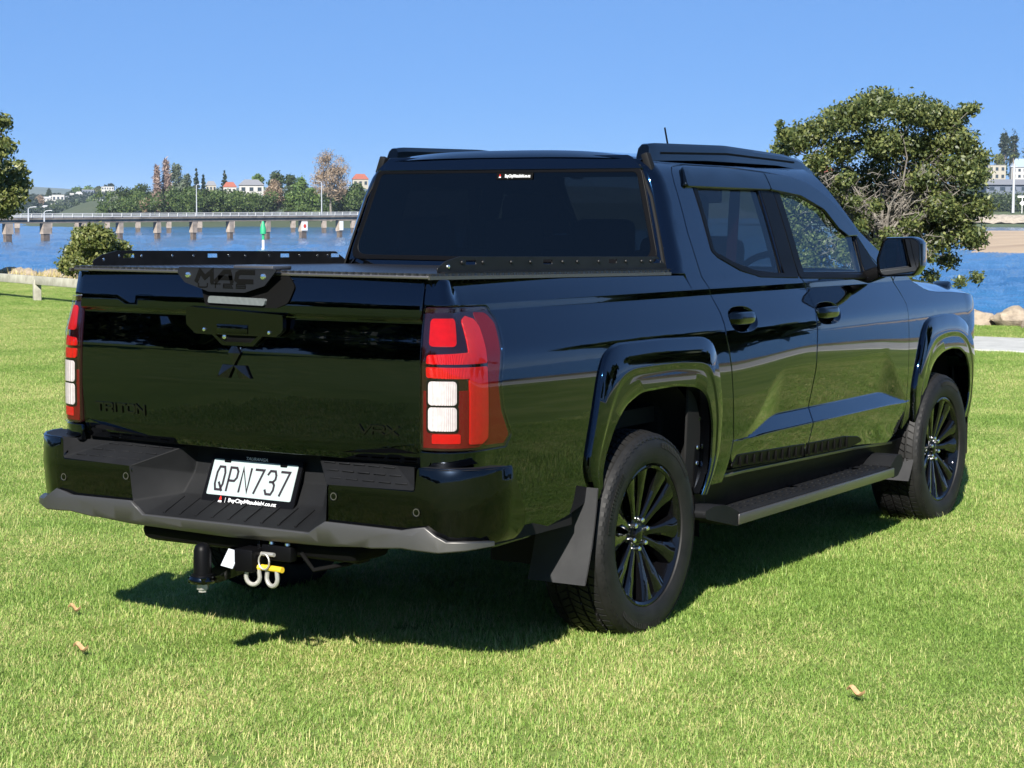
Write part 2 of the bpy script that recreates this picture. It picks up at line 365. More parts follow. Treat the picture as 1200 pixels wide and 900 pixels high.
ZL, XL = _tab([(.2, 0), (.50, 0), (.55, -.12), (.650, -.12), (.662, .42), (.722, .42), (.734, -.10), (.9, -.10), (.95, 0), (1.9, 0)])
XL = XL - XL[0]; _b = np.interp(.652, ZL, XL); _m = np.interp(.73, ZL, XL)
XL = np.where(ZL > .73, _m + (XL - _m) * (_b - _m) / (XL[-1] - _m), XL)      # the ledge comes back to the door's own line above it
def sstep(t): t = np.clip(t, 0, 1); return t * t * (3 - 2 * t)
def _plan():
    P = []; bow = lambda y: .905 - .0075 * (y - 1.3) ** 2
    n = 2.6; xc = bow(3.6); a = .46; b = .43
    P += [(x, 3.6 + b) for x in np.linspace(0, xc - a, 40)[:-1]]
    P += [(xc - a + a * abs(math.cos(t)) ** (2 / n), 3.6 + b * abs(math.sin(t)) ** (2 / n)) for t in np.linspace(PI / 2, 0, 120)[:-1]]
    P += [(bow(y), y) for y in np.linspace(3.6, -1.02, 300)[:-1]]
    n = 2.7; xc = bow(-1.02); a = .155; b = .165
    P += [(xc - a + a * abs(math.cos(t)) ** (2 / n), -1.02 - b * abs(math.sin(t)) ** (2 / n)) for t in np.linspace(0, PI / 2, 140)[:-1]]
    P += [(x, -1.185 - .02 * (1 - (x / .72) ** 2)) for x in np.linspace(xc - a, 0, 60)]
    P = np.array(P); s = np.concatenate([[0], np.cumsum(np.hypot(*np.diff(P, axis=0).T))])
    i = np.argmin(abs(P[:, 1]) + (P[:, 0] < .5) * 9); u_ = -(s - s[i]) + P[i, 1]
    t = np.gradient(P, axis=0); t /= np.hypot(t[:, 0], t[:, 1])[:, None]
    return u_[::-1], P[::-1], np.stack([-t[:, 1], t[:, 0]], 1)[::-1]
UC, PC, NC = _plan(); U0 = UC[0]
def X0(u, z, kind):
    if kind == 'bed': return np.interp(z, ZB, XB)
    # pressed ledge low on the doors, running out to a point at both ends
    zu = .656 + .060 * sstep((u - .80) / .42) * sstep((2.735 - u) / .40); q = (zu - .652) / .07
    ze = np.where(z > .652, .652 + (z - .652) / q, z); b0 = np.interp(.652, ZL, XL)
    xl = np.where(z > .652, b0 + (np.interp(np.minimum(ze, 1.8), ZL, XL) - b0) * q, np.interp(z, ZL, XL))
    tilt = .5 * np.interp(u, [.5, .73, 1.0, 1.3, 1.44, 2.24, 2.64], [.014, .014, .004, -.010, -.015, -.012, -.004]) + .25 * np.interp(u - .09, [.5, .73, 1.0, 1.3, 1.44, 2.24, 2.64], [.014, .014, .004, -.010, -.015, -.012, -.004]) + .25 * np.interp(u + .09, [.5, .73, 1.0, 1.3, 1.44, 2.24, 2.64], [.014, .014, .004, -.010, -.015, -.012, -.004])
    return np.interp(z, ZD, XD) + sstep((u - .62) / .3) * sstep((2.76 - u) / .08) * (xl - b0) - tilt * .2 * np.tanh((z - .95) / .2)      # the skins are not quite flat
def Q(u, z, off=0., kind='door'):
    u = np.asarray(u, float); z = np.asarray(z, float) + 0 * u
    c = np.stack([np.interp(u, UC, PC[:, 0]), np.interp(u, UC, PC[:, 1])], -1)
    n = np.stack([np.interp(u, UC, NC[:, 0]), np.interp(u, UC, NC[:, 1])], -1); n /= np.linalg.norm(n, axis=-1, keepdims=True)
    d = X0(u, z, kind) * (.3 + .7 * np.clip(n[..., 0], 0, 1) ** 2) + off
    return np.concatenate([c + n * d[..., None], z[..., None]], -1)
QD = lambda o=0.: (lambda u, z, off: Q(u, z, off + o, 'door'))
QB = lambda o=0.: (lambda u, z, off: Q(u, z, off + o, 'bed'))
def cabF(o=0.):
    """cab side that turns round the rear corner of the cab into its back wall"""
    def F(u, z, off):
        u = np.asarray(u, float); z = np.asarray(z, float) + 0 * u; off = off + o
        yb = .41 + .17 * (z - 1.36); a = np.interp(z, [1.3, 1.75], [.085, .055]); ua = yb + a; L = a * 1.6
        base = Q(np.maximum(u, ua), z, off, 'door')
        xs = Q(ua, z, 0., 'door')[..., 0]
        t = np.clip((ua - u) / L, 0, 1) * PI / 2; s = np.maximum(ua - u - L, 0); n = 2.3
        x = xs - a + (a + off) * np.clip(np.cos(t), 0, 1) ** (2 / n) - s; y = ua - (a + off) * np.sin(t) ** (2 / n)
        x = np.where(u < ua, x, base[..., 0]); y = np.where(u < ua, y, base[..., 1])
        return np.stack([x, y, z], -1)
    return F
def TG(o=0.):
    """tailgate: x across, z up, faces the rear"""
    zp = [.70, .745, .80, .95, 1.08, 1.17, 1.192, 1.2, 1.208, 1.215, 1.30, 1.325, 1.336, 1.341]
    yp = [.05, .032, .012, .002, .006, .016, .020, .0195, .004, .001, .018, .026, .032, .05]
    def F(x, z, off):
        x = np.asarray(x, float); z = np.asarray(z, float) + 0 * x
        y = -1.205 + .02 * (x / .72) ** 2 + np.interp(z, zp, yp) - off - o
        return np.stack([x, y, z], -1)
    return F
def REAR(o, prof=lambda z: 0.0 * z):
    """bumper line round the tail: a is the distance from the centre line along the curve"""
    def F(a, z, off):
        a = np.asarray(a, float); z = np.asarray(z, float) + 0 * a; s = np.sign(a) + (a == 0); u = U0 + np.abs(a)
        c = np.stack([np.interp(u, UC, PC[:, 0]), np.interp(u, UC, PC[:, 1])], -1)
        n = np.stack([np.interp(u, UC, NC[:, 0]), np.interp(u, UC, NC[:, 1])], -1); n /= np.linalg.norm(n, axis=-1, keepdims=True)
        p = c + n * (o + off + prof(z) + .042 * sstep((np.abs(a) - .74) / .22))[..., None]
        p[..., 0] *= s
        return np.concatenate([p, z[..., None]], -1)
    return F

truck = thing('pickup_truck', 'black double cab pickup truck with hard tray lid parked on the grass', 'pickup truck')
B2 = (1, -1)

# --- bed sides, flares
arch = [(-.36, .56), (-.375, .66), (-.35, .76), (-.30, .93), (-.22, .985), (.08, .99), (.44, .985), (.50, .95), (.535, 1.04)]
lamp_o = [(-1.269, 1.243, .01), (-.925, 1.240, .035), (-.893, 1.195, .03), (-.945, 1.0, .1), (-.930, .915, .05), (-.882, .830, .012), (-.915, .798, .012), (-1.269, .801, .01)]
lo = fillet(lamp_o)
quarter = [(-1.272, 1.252)] + [(a + .007, b + .007 * (1 if b > 1.1 else -1 if b < .81 else 0)) for a, b in lo[7:-7]] + [(-1.272, .791), (-1.272, .74), (-.97, .74), (-.95, .47), (-.75, .475), (-.50, .52)] + arch + [(.52, 1.10), (.49, 1.24), (.476, 1.295), (.474, 1.306), (-1.272, 1.330)]
for sd in B2:
    pass
side_panels = panel('bed_side', quarter, QB(), M['paint'], truck, sides=B2, res=.05, thick=.02)
def resample(p, n):
    p = np.array(p, float); s = np.concatenate([[0], np.cumsum(np.hypot(*np.diff(p, axis=0).T))]); t = np.linspace(0, s[-1], n)
    return np.stack([np.interp(t, s, p[:, 0]), np.interp(t, s, p[:, 1])], 1)
def smooth_open(p, n=90, k=3):
    q = resample(p, n)
    for _ in range(k): q[1:-1] = (q[:-2] + 2 * q[1:-1] + q[2:]) / 4
    return q
def flare(name, outer, inner, kind, n=90):
    A = smooth_open(outer, n, 4); Bq = smooth_open(inner, n, 4)
    sec = [(0, -.012), (.006, .002), (.03, .012), (.07, .016), (.50, .022), (.56, .0216), (.61, .0192), (.66, .0190), (.72, .0195), (.95, .0200), (1.0, .015), (1.01, .005), (1.01, -.03), (1.01, -.09)]
    P = np.stack([Q(A[:, 0] * (1 - t) + Bq[:, 0] * t, A[:, 1] * (1 - t) + Bq[:, 1] * t, o, kind) for t, o in sec], 1)
    for sd in B2:
        mb = MB().grid(P if sd > 0 else P * np.array([-1, 1, 1])); mb.build(name, M['paint'], truck, 28)
    return A, Bq
fo = [(-.335, .545), (-.415, .655), (-.400, .752), (-.350, .949), (-.325, 1.02), (-.293, 1.064), (-.225, 1.090), (.098, 1.090), (.46, 1.080), (.51, 1.068), (.532, 1.044), (.572, .923), (.602, .789), (.596, .657), (.560, .56), (.515, .468)]
fi = [(-.30, .555), (-.322, .625), (-.304, .697), (-.243, .799), (-.163, .871), (-.061, .906), (.20, .910), (.36, .895), (.43, .870), (.470, .830), (.508, .733), (.508, .601), (.490, .54), (.458, .475)]
flare('rear_wheel_flare', fo, fi, 'bed')
ffo = [(2.80, .50), (2.774, .715), (2.800, .81), (2.843, .901), (2.885, .99), (2.925, 1.025), (3.00, 1.05), (3.20, 1.055), (3.40, 1.045), (3.56, 1.0), (3.68, .90), (3.735, .78), (3.74, .62), (3.70, .50)]
ffi = [(2.83, .50), (2.882, .617), (2.96, .753), (3.00, .80), (3.07, .839), (3.18, .868), (3.30, .876), (3.43, .868), (3.54, .832), (3.61, .76), (3.64, .66), (3.63, .58), (3.58, .50)]
flare('front_wheel_flare', ffo, ffi, 'door')
# --- wheel wells
for yc, kind in ((.09, 'bed'), (3.25, 'door')):
    for sd in B2:
        mb = MB(); n = 40; vs = []
        ry, rz, zc = .43, .50, .43
        ring = [(yc + ry * math.copysign(abs(math.cos(t)) ** .75, math.cos(t)), zc + rz * abs(math.sin(t)) ** .75) for t in np.linspace(0, PI, n)]
        ring = [(yc + ry, .30)] + ring + [(yc - ry, .30)]
        G = np.array([[(sd * x, a, b) for a, b in ring] for x in (.45, .60, .74, .858)]); mb.grid(G)
        mb.add([(sd * .45, a, b) for a, b in ring], [tuple(range(len(ring)))])
        mb.build('wheel_well', M['matt_black'], truck)
        # bolts on the liner ahead of the wheel
        for k, (dy, zz) in enumerate(((.425, .86), (.43, .76), (.425, .65), (.42, .59))):
            xb = .862 if kind == 'bed' else .80; dy = dy if kind == 'bed' else dy - .03; b = MB(); b.lathe([(0.0, 0.004), (.008, .003), (.010, 0)], 10, 'x', (sd * xb, yc + dy - .025, zz)); b.build('liner_bolt', M['screw'], truck)
            if k == 0:
                MB().box((sd * (xb - .004), yc + dy, .66), (.006, .10, .50), None, .004).build('liner_flange', M['trim'], truck)

# --- cab side frames
cab = [(.54, .50), (.532, 1.04), (.518, 1.10), (.50, 1.20), (.492, 1.315), (.37, 1.318), (.355, 1.36), (.388, 1.5), (.418, 1.64), (.433, 1.70), (.447, 1.752), (1.0, 1.757), (2.0, 1.752), (2.363, 1.468), (2.583, 1.362), (2.80, 1.262), (2.66, 1.262), (2.645, 1.238), (2.430, 1.356), (2.318, 1.453), (2.182, 1.546), (2.036, 1.623), (1.892, 1.681), (1.692, 1.712), (1.48, 1.727), (1.14, 1.740), (.766, 1.741), (.650, 1.728), (.612, 1.70), (.594, 1.66), (.588, 1.47), (.616, 1.30), (.644, 1.228), (.655, 1.16), (.654, 1.07), (.690, .944), (.709, .816), (.727, .663), (.708, .585), (.655, .50)]
panel('cab_side', cab, cabF(), M['paint'], truck, sides=B2, res=.035, thick=.03, extra=CREASE)
panel('cab_inner_frame', [(.40, .50), (.40, 1.30), (.47, 1.73), (1.9, 1.73), (2.45, 1.40), (2.70, 1.26), (2.72, .50)], QD(-.035), M['matt_black'], truck, sides=B2, res=.12, thick=.01,
      holes=[fillet([(.745, 1.27, .03), (.745, 1.655, .05), (1.36, 1.66, .03), (1.385, 1.27, .03)]), fillet([(1.56, 1.27, .03), (1.53, 1.66, .03), (1.79, 1.65, .03), (2.03, 1.60, .03), (2.30, 1.44, .03), (2.30, 1.26, .03)])])
# --- doors
doors = {}
for sd in B2: doors['r', sd] = None
rd = fillet([(.62, 1.698, .03), (.66, 1.724, .02), (.772, 1.733, .02), (1.14, 1.732), (1.470, 1.719), (1.476, 1.65), (1.512, 1.29, .1), (1.556, 1.23, .12), (1.555, 1.15, .1), (1.538, 1.09), (1.529, .92), (1.527, .65, .08), (1.512, .574), (1.478, .541, .01), (.735, .568, .03), (.718, .60, .03), (.738, .663, .05), (.719, .816), (.700, .944), (.664, 1.073, .05), (.665, 1.164, .05), (.652, 1.228, .03), (.626, 1.303, .05), (.598, 1.47, .1), (.602, 1.66, .05)])
fd = fillet([(1.484, 1.719), (1.69, 1.706, .05), (1.889, 1.675, .05), (2.033, 1.617, .05), (2.179, 1.54, .05), (2.315, 1.447, .05), (2.426, 1.350, .05), (2.628, 1.236, .03), (2.678, 1.123, .05), (2.684, .971), (2.691, .737), (2.690, .60, .05), (2.622, .512, .05), (2.516, .472, .03), (2.161, .498), (1.490, .538, .01), (1.524, .574), (1.539, .65, .08), (1.541, .92), (1.550, 1.09), (1.567, 1.15, .1), (1.568, 1.23, .12), (1.524, 1.29, .1), (1.488, 1.65)])
win_r = fillet([(.769, 1.652, .02), (1.356, 1.652, .01), (1.373, 1.288, .01), (1.14, 1.300, .1), (.981, 1.327, .15), (.831, 1.367, .1), (.775, 1.398, .03)])
win_f = fillet([(1.575, 1.288, .01), (1.542, 1.655, .01), (1.793, 1.648, .1), (2.022, 1.590, .1), (2.15, 1.53, .1), (2.300, 1.452, .02), (2.283, 1.272, .01)])
dish_r = ell(.838, 1.128, .125, .052, 28, 2.6); dish_f = ell(1.69, 1.118, .135, .050, 28, 2.6)
for key, outl, wn, dish, dc in (('rear_door', rd, win_r, dish_r, (.838, 1.128, .125, .052)), ('front_door', fd, win_f, dish_f, (1.69, 1.118, .135, .050))):
    sub = panel(key, outl, QD(), M['paint'], truck, holes=[wn, dish], sides=B2, res=.03, thick=.02, extra=CREASE + tuple(np.arange(.56, .646, .02)) + (.676, .683, .698, .706), uextra=tuple(np.arange(.80, 1.24, .016)) if key == 'rear_door' else tuple(np.arange(2.33, 2.70, .014)))
    par = {1: sub[0], -1: sub[1]}
    glassm = M['glass_rear'] if key == 'rear_door' else M['glass_front']
    panel('window', [(a, b) for a, b in wn], QD(-.008), glassm, par, sides=B2, res=.1, thick=.001, edge=.012)
    # rubber frame round the glass
    c = np.mean(wn, axis=0); ins = [tuple(np.array(p) + (c - np.array(p)) / np.linalg.norm(c - np.array(p)) * .014) for p in wn]
    panel('window_seal', wn, QD(-.003), M['trim'], par, holes=[ins], sides=B2, res=.2, thick=.006)
    cx_, cz_, a_, b_ = dc
    def dishF(u_, z_, off, cx_=cx_, cz_=cz_, a_=a_, b_=b_):
        q = np.clip(np.abs((u_ - cx_) / a_) ** 2.6 + np.abs((z_ - cz_) / b_) ** 2.6, 0, 1)
        return Q(u_, z_, off - .030 * (1 - q ** 1.3) - .001, 'door')
    panel('handle_recess', dish, dishF, M['paint'], par, sides=B2, res=.02, thick=.01)
    for sd in B2:
        mb = MB(); us = np.linspace(cx_ - a_ * .86, cx_ + a_ * .86, 15); rows = []
        for i, uu in enumerate(us):
            k = abs(2 * i / 14 - 1); h = .021 * (1 - .35 * k ** 4) + .004; o_ = .013 - .030 * k ** 5
            th = .012; ctr = Q(np.array([uu]), np.array([cz_ + .004]), o_, 'door')[0]
            rows.append([ctr + np.array([th * math.cos(t), 0, h * math.sin(t)]) for t in np.linspace(0, 2 * PI, 13)])
        P = np.array(rows); P = P if sd > 0 else P * np.array([-1, 1, 1])
        mb.grid(P); mb.add(P[0, :12].tolist(), [tuple(range(12))]); mb.add(P[-1, :12].tolist(), [tuple(range(12))])
        mb.build('door_handle', M['gloss_black'], par[sd], 50)
        if key == 'front_door':
            k = MB(); cpt = Q(np.array([cx_ - .115]), np.array([cz_ + .012]), 0.0)[0]; k.lathe([(0, .006), (.011, .005), (.013, 0)], 14, 'x', (sd * cpt[0], cpt[1], cpt[2])); k.build('lock_cover', M['gloss_black'], par[sd])
    def visF(u_, z_, off): return Q(u_, z_, off + .017, 'door')
    def visF2(u_, z_, off):
        top = np.interp(u_, [1.45, 1.69, 1.85, 2.0, 2.16, 2.325], [1.718, 1.708, 1.683, 1.64, 1.567, 1.456])
        return Q(u_, z_, off + .017, 'door')
    if key == 'rear_door':
        panel('weather_shield', fillet([(.672, 1.653, .012), (1.440, 1.650, .01), (1.447, 1.717, .01), (1.08, 1.729, .1), (.715, 1.726, .03)]), visF, M['gloss_black'], par, sides=B2, res=.04, thick=.017, edge=.004)
        panel('pillar_trim', [(1.378, 1.282), (1.515, 1.287), (1.477, 1.66), (1.358, 1.66)], QD(.003), M['trim'], par, sides=B2, res=.06, thick=.004)
        panel('quarter_trim', fillet([(.745, 1.652), (.774, 1.652), (.780, 1.400), (.832, 1.371, .05), (.81, 1.366, .03), (.758, 1.395, .03)]), QD(.003), M['trim'], par, sides=B2, res=.06, thick=.004)
        panel('belt_moulding', fillet([(.80, 1.372), (.975, 1.317, .1), (1.14, 1.288, .1), (1.50, 1.276), (1.506, 1.290), (1.14, 1.304, .1), (.985, 1.331, .1), (.82, 1.382)]), QD(.005), M['trim'], par, sides=B2, res=.05, thick=.006)
    else:
        panel('weather_shield', fillet([(1.456, 1.717, .01), (1.450, 1.650, .01), (1.745, 1.628, .2), (1.972, 1.568, .1), (2.085, 1.484, .06), (2.18, 1.450, .03), (2.318, 1.452, .01), (2.16, 1.566, .1), (2.0, 1.640, .1), (1.85, 1.684, .1), (1.69, 1.708, .1)]), visF2, M['gloss_black'], par, sides=B2, res=.04, thick=.017, edge=.004)
        panel('pillar_trim', [(1.526, 1.284), (1.585, 1.284), (1.548, 1.66), (1.490, 1.66)], QD(.003), M['trim'], par, sides=B2, res=.06, thick=.004)
        panel('belt_moulding', [(1.53, 1.274), (2.29, 1.254), (2.29, 1.270), (1.526, 1.290)], QD(.005), M['trim'], par, sides=B2, res=.05, thick=.006)
        panel('mirror_patch', fillet([(2.292, 1.258, .01), (2.300, 1.455, .005), (2.335, 1.42), (2.44, 1.33), (2.56, 1.262, .02)]), QD(.004), M['trim'], par, sides=B2, res=.05, thick=.006)
    # scuff guard with ribs along the door bottoms
    if key == 'front_door':
        pts = fillet([(1.500, .512), (2.02, .500), (2.17, .516, .02), (2.10, .538, .03), (1.93, .556, .03), (1.500, .566)])
    else: pts = fillet([(.725, .548, .01), (1.472, .514), (1.472, .567), (.78, .592, .01)])
    gd = panel('scuff_guard', pts, QD(.004), M['trim'], par, sides=B2, res=.05, thick=.006)
    a0, a1 = (.80, 1.46) if key == 'rear_door' else (1.52, 1.98)
    for sd, g in zip(B2, gd):
        mb = MB()
        for uu in np.arange(a0, a1, .072):
            zb_ = np.interp(uu, [.735, 1.472, 2.02], [.548, .514, .502]); zt_ = np.interp(uu, [.78, 1.472, 1.93], [.590, .567, .556])
            c0 = Q(np.array([uu]), np.array([(zb_ + zt_) / 2]), .008)[0]; mb.box((sd * c0[0], c0[1], c0[2]), (.010, .007, (zt_ - zb_) * .82), None, .002)
        rb = mb.build('guard_ribs', M['etch'], par[sd]); rb['kind'] = 'stuff'
# sill below the doors
panel('sill', [(.54, .39), (2.80, .39), (2.80, .47), (2.62, .462), (2.16, .484), (.66, .535), (.54, .50)], QD(-.02), M['trim'], truck, sides=B2, res=.1, thick=.02)
panel('sill_strip', [(.70, .512), (2.12, .478), (2.62, .456), (2.62, .463), (2.12, .486), (.70, .520)], QD(-.010), M['alu'], truck, sides=B2, res=.2, thick=.02)

# --- front fenders, bonnet, front end
fen = [(2.693, .52), (2.78, .60), (2.775, .70), (2.80, .80), (2.90, .96), (3.0, 1.0), (3.40, 1.0), (3.6, .92), (3.69, .80), (3.70, .52), (4.1, .50), (4.15, 1.08), (3.95, 1.11), (3.70, 1.135), (3.43, 1.152), (3.20, 1.160), (3.06, 1.172), (2.95, 1.205), (2.862, 1.240), (2.80, 1.256), (2.662, 1.246), (2.643, 1.228), (2.684, 1.123), (2.690, .971), (2.697, .737), (2.696, .60)]
panel('front_fender', fen, QD(), M['paint'], truck, sides=B2, res=.04, thick=.02, edge=.0010)
yy = np.linspace(2.72, 4.12, 40); rows = []
for y in yy:
    zt = float(np.interp(y, [2.72, 2.80, 2.862, 2.95, 3.06, 3.2, 3.43, 3.7, 3.95, 4.1], [1.262, 1.258, 1.242, 1.207, 1.174, 1.162, 1.154, 1.137, 1.112, 1.08]))
    e_ = Q(np.array([y]), np.array([zt]))[0]; xe = e_[0] - .002; ye = e_[1]
    zc = float(np.interp(y, [2.72, 2.9, 3.5, 3.9, 4.0, 4.12], [1.285, 1.29, 1.25, 1.20, 1.15, 1.08])); yc_ = min(y, 4.03)
    rows.append([(xe * s, ye + (yc_ - ye) * (1 - s * s), zt + (max(zc, zt) - zt) * (1 - abs(s) ** 3.2)) for s in np.linspace(-1, 1, 33)])
MB().grid(np.array(rows)).build('bonnet', M['paint'], truck, 50)
for sd in B2:   # tip of the bonnet guard
    MB().box((sd * .70, 3.66, 1.165), (.10, .10, .05), Matrix.Rotation(.4, 3, 'X'), .02).build('bonnet_guard_tip', M['gloss_black'], truck)
nose = MB(); nose.box((0, 3.86, .70), (1.16, .22, .72), None, .04); nose.build('front_bumper', M['gloss_black'], truck)
MB().box((0, 3.985, .86), (1.0, .03, .30), None, .01).build('grille', M['trim'], truck)

# --- roof, windscreen
ys = np.linspace(.46, 2.0, 34); rows = []
for y in ys:
    zr = 1.751; e_ = cabF()(np.array([y]), np.array([zr]), 0.0)[0]; xe = e_[0]; ye = e_[1]
    zc = 1.797 - .010 * ((y - 1.1) / .9) ** 2 - .03 * max(0, (.52 - y) / .06) ** 2 - .03 * max(0, (y - 1.85) / .15) ** 2
    rows.append([(xe * s, ye if y > .6 else ye + (y - .02 - ye) * (1 - s ** 8), zr + (zc - zr) * (1 - abs(s) ** 3.0)) for s in np.linspace(-1, 1, 41)])
MB().grid(np.array(rows)).build('roof', M['paint'], truck, 60)
rows = []
for t in np.linspace(0, 1, 12):
    y = np.interp(t, [0, .65, 1], [2.0, 2.45, 2.80]); z = np.interp(t, [0, .65, 1], [1.752, 1.432, 1.262]); z = 1.752 + (1.262 - 1.752) * t; y = 2.0 + .80 * t
    xe = Q(np.array([y]), np.array([z]))[0][0]
    rows.append([(xe * s, y + .10 * (1 - s * s), z + .03 * (1 - t) * (1 - s * s)) for s in np.linspace(-1, 1, 17)])
MB().grid(np.array(rows)).build('windscreen', M['glass_front'], truck, 60)
# back of the cab: header above the glass, glass, panel under it, black surround
def BK(o=0.):
    def F(x, z, off):
        x = np.asarray(x, float); z = np.asarray(z, float) + 0 * x
        y = .41 + .17 * (z - 1.36) - .022 * (1 - (x / .75) ** 2) - off - o
        return np.stack([x, y, z], -1)
    return F
glass_o = fillet([(-.722, 1.352, .04), (.722, 1.352, .04), (.614, 1.716, .03), (-.614, 1.716, .03)])
panel('back_window', glass_o, BK(-.002), M['glass_back'], truck, res=.15, thick=.001)
inn = fillet([(-.706, 1.366, .05), (.706, 1.366, .05), (.602, 1.704, .03), (-.602, 1.704, .03)])
panel('window_seal', [(a * 1.006, b) for a, b in glass_o], BK(.001), M['trim'], truck, holes=[inn], res=.3, thick=.006)
panel('back_panel', [(-.74, 1.10), (.74, 1.10), (.73, 1.356), (-.73, 1.356)], BK(-.012), M['paint'], truck, res=.2, thick=.02)
panel('roof_header', fillet([(-.622, 1.716), (.622, 1.716), (.56, 1.765, .02), (-.56, 1.765, .02)]), BK(.004), M['paint'], truck, res=.08, thick=.07)
# sticker at the top of the back window
stk = panel('window_sticker', [(-.02, 1.677), (.145, 1.677), (.145, 1.700), (-.02, 1.700)], BK(.004), M['etch'], truck, res=.3, thick=.002)[0]
BKf = BK(.0055)
text('BayCityMitsubishi.co.nz', .017, 0, .0006, M['white_print'], stk, 'lettering', lambda a, b, h: BKf(a + .078, b + 1.6885, 0.), width=.118)
def drop(fn, s, parent):
    mb = MB(); top = [(0, 1.0), (.32, .25), (.2, .05), (-.2, .05), (-.32, .25)]; n = len(top)
    mb.add([fn(a * s, b * s, 0) for a, b in top], [tuple(range(n))]); mb.build('logo', M['red_print'], parent)
    mb = MB(); mb.add([fn(a * s, b * s, 0) for a, b in [(-.5, -.5), (.5, -.5), (.42, -.05), (.2, -.1), (-.2, -.1), (-.42, -.05)]], [tuple(range(6))]); mb.build('logo', M['white_print'], parent)
drop(lambda a, b, h: BKf(np.array([a - .004]), np.array([b + 1.687]), 0.)[0], .010, stk)
# roof rails
for sd in B2:
    mb = MB(); sec = [(-.026, 0), (-.024, .75), (-.012, 1), (.012, 1), (.022, .8), (.030, 0)]; rows = []
    for y in np.linspace(.515, 2.12, 40):
        zr = np.interp(y, [.5, .60, 1.2, 1.8, 2.0, 2.12], [1.808, 1.816, 1.825, 1.806, 1.785, 1.742]); zb_ = np.interp(y, [.5, 1.0, 1.7, 1.95, 2.12], [1.745, 1.757, 1.755, 1.742, 1.71])
        xo = np.interp(y, [.5, 1.2, 2.12], [.592, .605, .60])
        rows.append([(sd * (xo + a), y + (.025 * b if y < .53 else 0), zb_ + (zr - zb_) * b) for a, b in sec])
    mb.grid(np.array(rows)); mb.add(rows[0], [tuple(range(6))]); mb.add(rows[-1], [tuple(range(6))])
    rl = mb.build('roof_rail', M['gloss_black'], truck, 30)
    mb = MB()     # flat black strip along its outer face, painting a groove's shade
    mb.grid(np.array([[(sd * (np.interp(y, [.5, 1.2, 2.12], [.592, .605, .60]) + .0275), y, np.interp(y, [.5, 1.2, 1.9], [1.775, 1.79, 1.773]) + dz) for dz in (-.004, .004)] for y in np.linspace(.62, 1.9, 30)])); mb.build('rail_groove_shade', M['etch'], rl)
    MB().box((sd * .628, .505, 1.738), (.030, .035, .075), Matrix.Rotation(sd * -.35, 3, 'Y'), .006).build('rail_end_cap', M['plastic'], truck)
mb = MB(); mb.tube([(.03, 1.86, 1.79), (.03, 1.80, 1.935)], [.005, .004], 8); an = mb.build('roof_antenna', M['trim'], truck)
MB().lathe([(.0, .02), (.014, .018), (.022, 0)], 16, 'z', (.03, 1.865, 1.785)).build('antenna_base', M['trim'], an)

# --- door mirrors
for sd in B2:
    mp_ = MB(); ring = []
    out = fillet([(.905, 1.262, .03), (1.075, 1.270, .03), (1.102, 1.310, .03), (1.098, 1.428, .03), (1.06, 1.442, .03), (.925, 1.438, .03), (.893, 1.34, .03)])
    n = len(out); c = np.mean(out, axis=0); rows = []
    for t, yy_ in ((.94, 2.235), (1.0, 2.237), (1.03, 2.255), (1.02, 2.30), (.86, 2.36), (.5, 2.395), (0.02, 2.405)):
        rows.append([(sd * (c[0] + (a - c[0]) * t), yy_, c[1] + (b - c[1]) * t) for a, b in out + out[:1]])
    mb = MB().grid(np.array(rows)); hs = mb.build('door_mirror', M['gloss_black'], truck, 40)
    gl = [(c[0] + (a - c[0]) * .92, c[1] + (b - c[1]) * .92) for a, b in out]
    mb = MB(); mb.prism(gl, 0, .004, lambda a, b, h: (sd * a, 2.243 - h, b)); mb.build('mirror_glass', M['mirror'], hs, 20)
    mb = MB(); mb.grid(np.array([[(sd * (c[0] + (a - c[0]) * t), 2.236, c[1] + (b - c[1]) * t) for a, b in out + out[:1]] for t in (.915, .945)])); mb.build('mirror_bezel', M['trim'], hs)
    mb = MB(); mb.box((sd * .87, 2.31, 1.275), (.14, .07, .06), Matrix.Rotation(sd * -.35, 3, 'Y'), .018); mb.build('mirror_arm', M['trim'], hs)

# --- cabin
def cbox(name, c, size, bev, m, rot=None, parent=truck): return MB().box(c, size, rot, bev).build(name, m, parent)
cbox('cabin_floor', (0, 1.55, .62), (1.56, 2.3, .06), 0, M['matt_black'])
cbox('dashboard', (0, 2.52, 1.12), (1.44, .42, .30), .06, M['seat'])
cbox('firewall', (0, 2.72, .90), (1.5, .05, .66), 0, M['matt_black'])
cbox('cabin_back', (0, .44, .98), (1.46, .04, .68), 0, M['matt_black'])
for x in (-.37, .37):
    s = thing_ = cbox('front_seat', (x, 1.62, .86), (.50, .50, .16), .05, M['seat'])
    cbox('seat_back', (x, 1.36, 1.15), (.48, .14, .60), .05, M['seat'], Matrix.Rotation(-.2, 3, 'X'), s)
    cbox('headrest', (x, 1.275, 1.535), (.27, .10, .19), .04, M['seat'], Matrix.Rotation(-.1, 3, 'X'), s)
    cbox('seat_belt', (x * 1.72, 1.24, 1.34), (.045, .008, .62), 0, M['belt'] if x > 0 else M['trim'], Matrix.Rotation(.05 * np.sign(x), 3, 'Y'), s)
s = cbox('rear_bench', (0, .86, .88), (1.36, .46, .16), .05, M['seat'])
cbox('seat_back', (0, .60, 1.14), (1.36, .14, .52), .05, M['seat'], Matrix.Rotation(-.22, 3, 'X'), s)
for x in (-.42, 0, .42): cbox('headrest', (x, .535, 1.44), (.26, .09, .16), .035, M['seat'], None, s)
mb = MB(); R = Matrix.Rotation(-.45, 3, 'X')
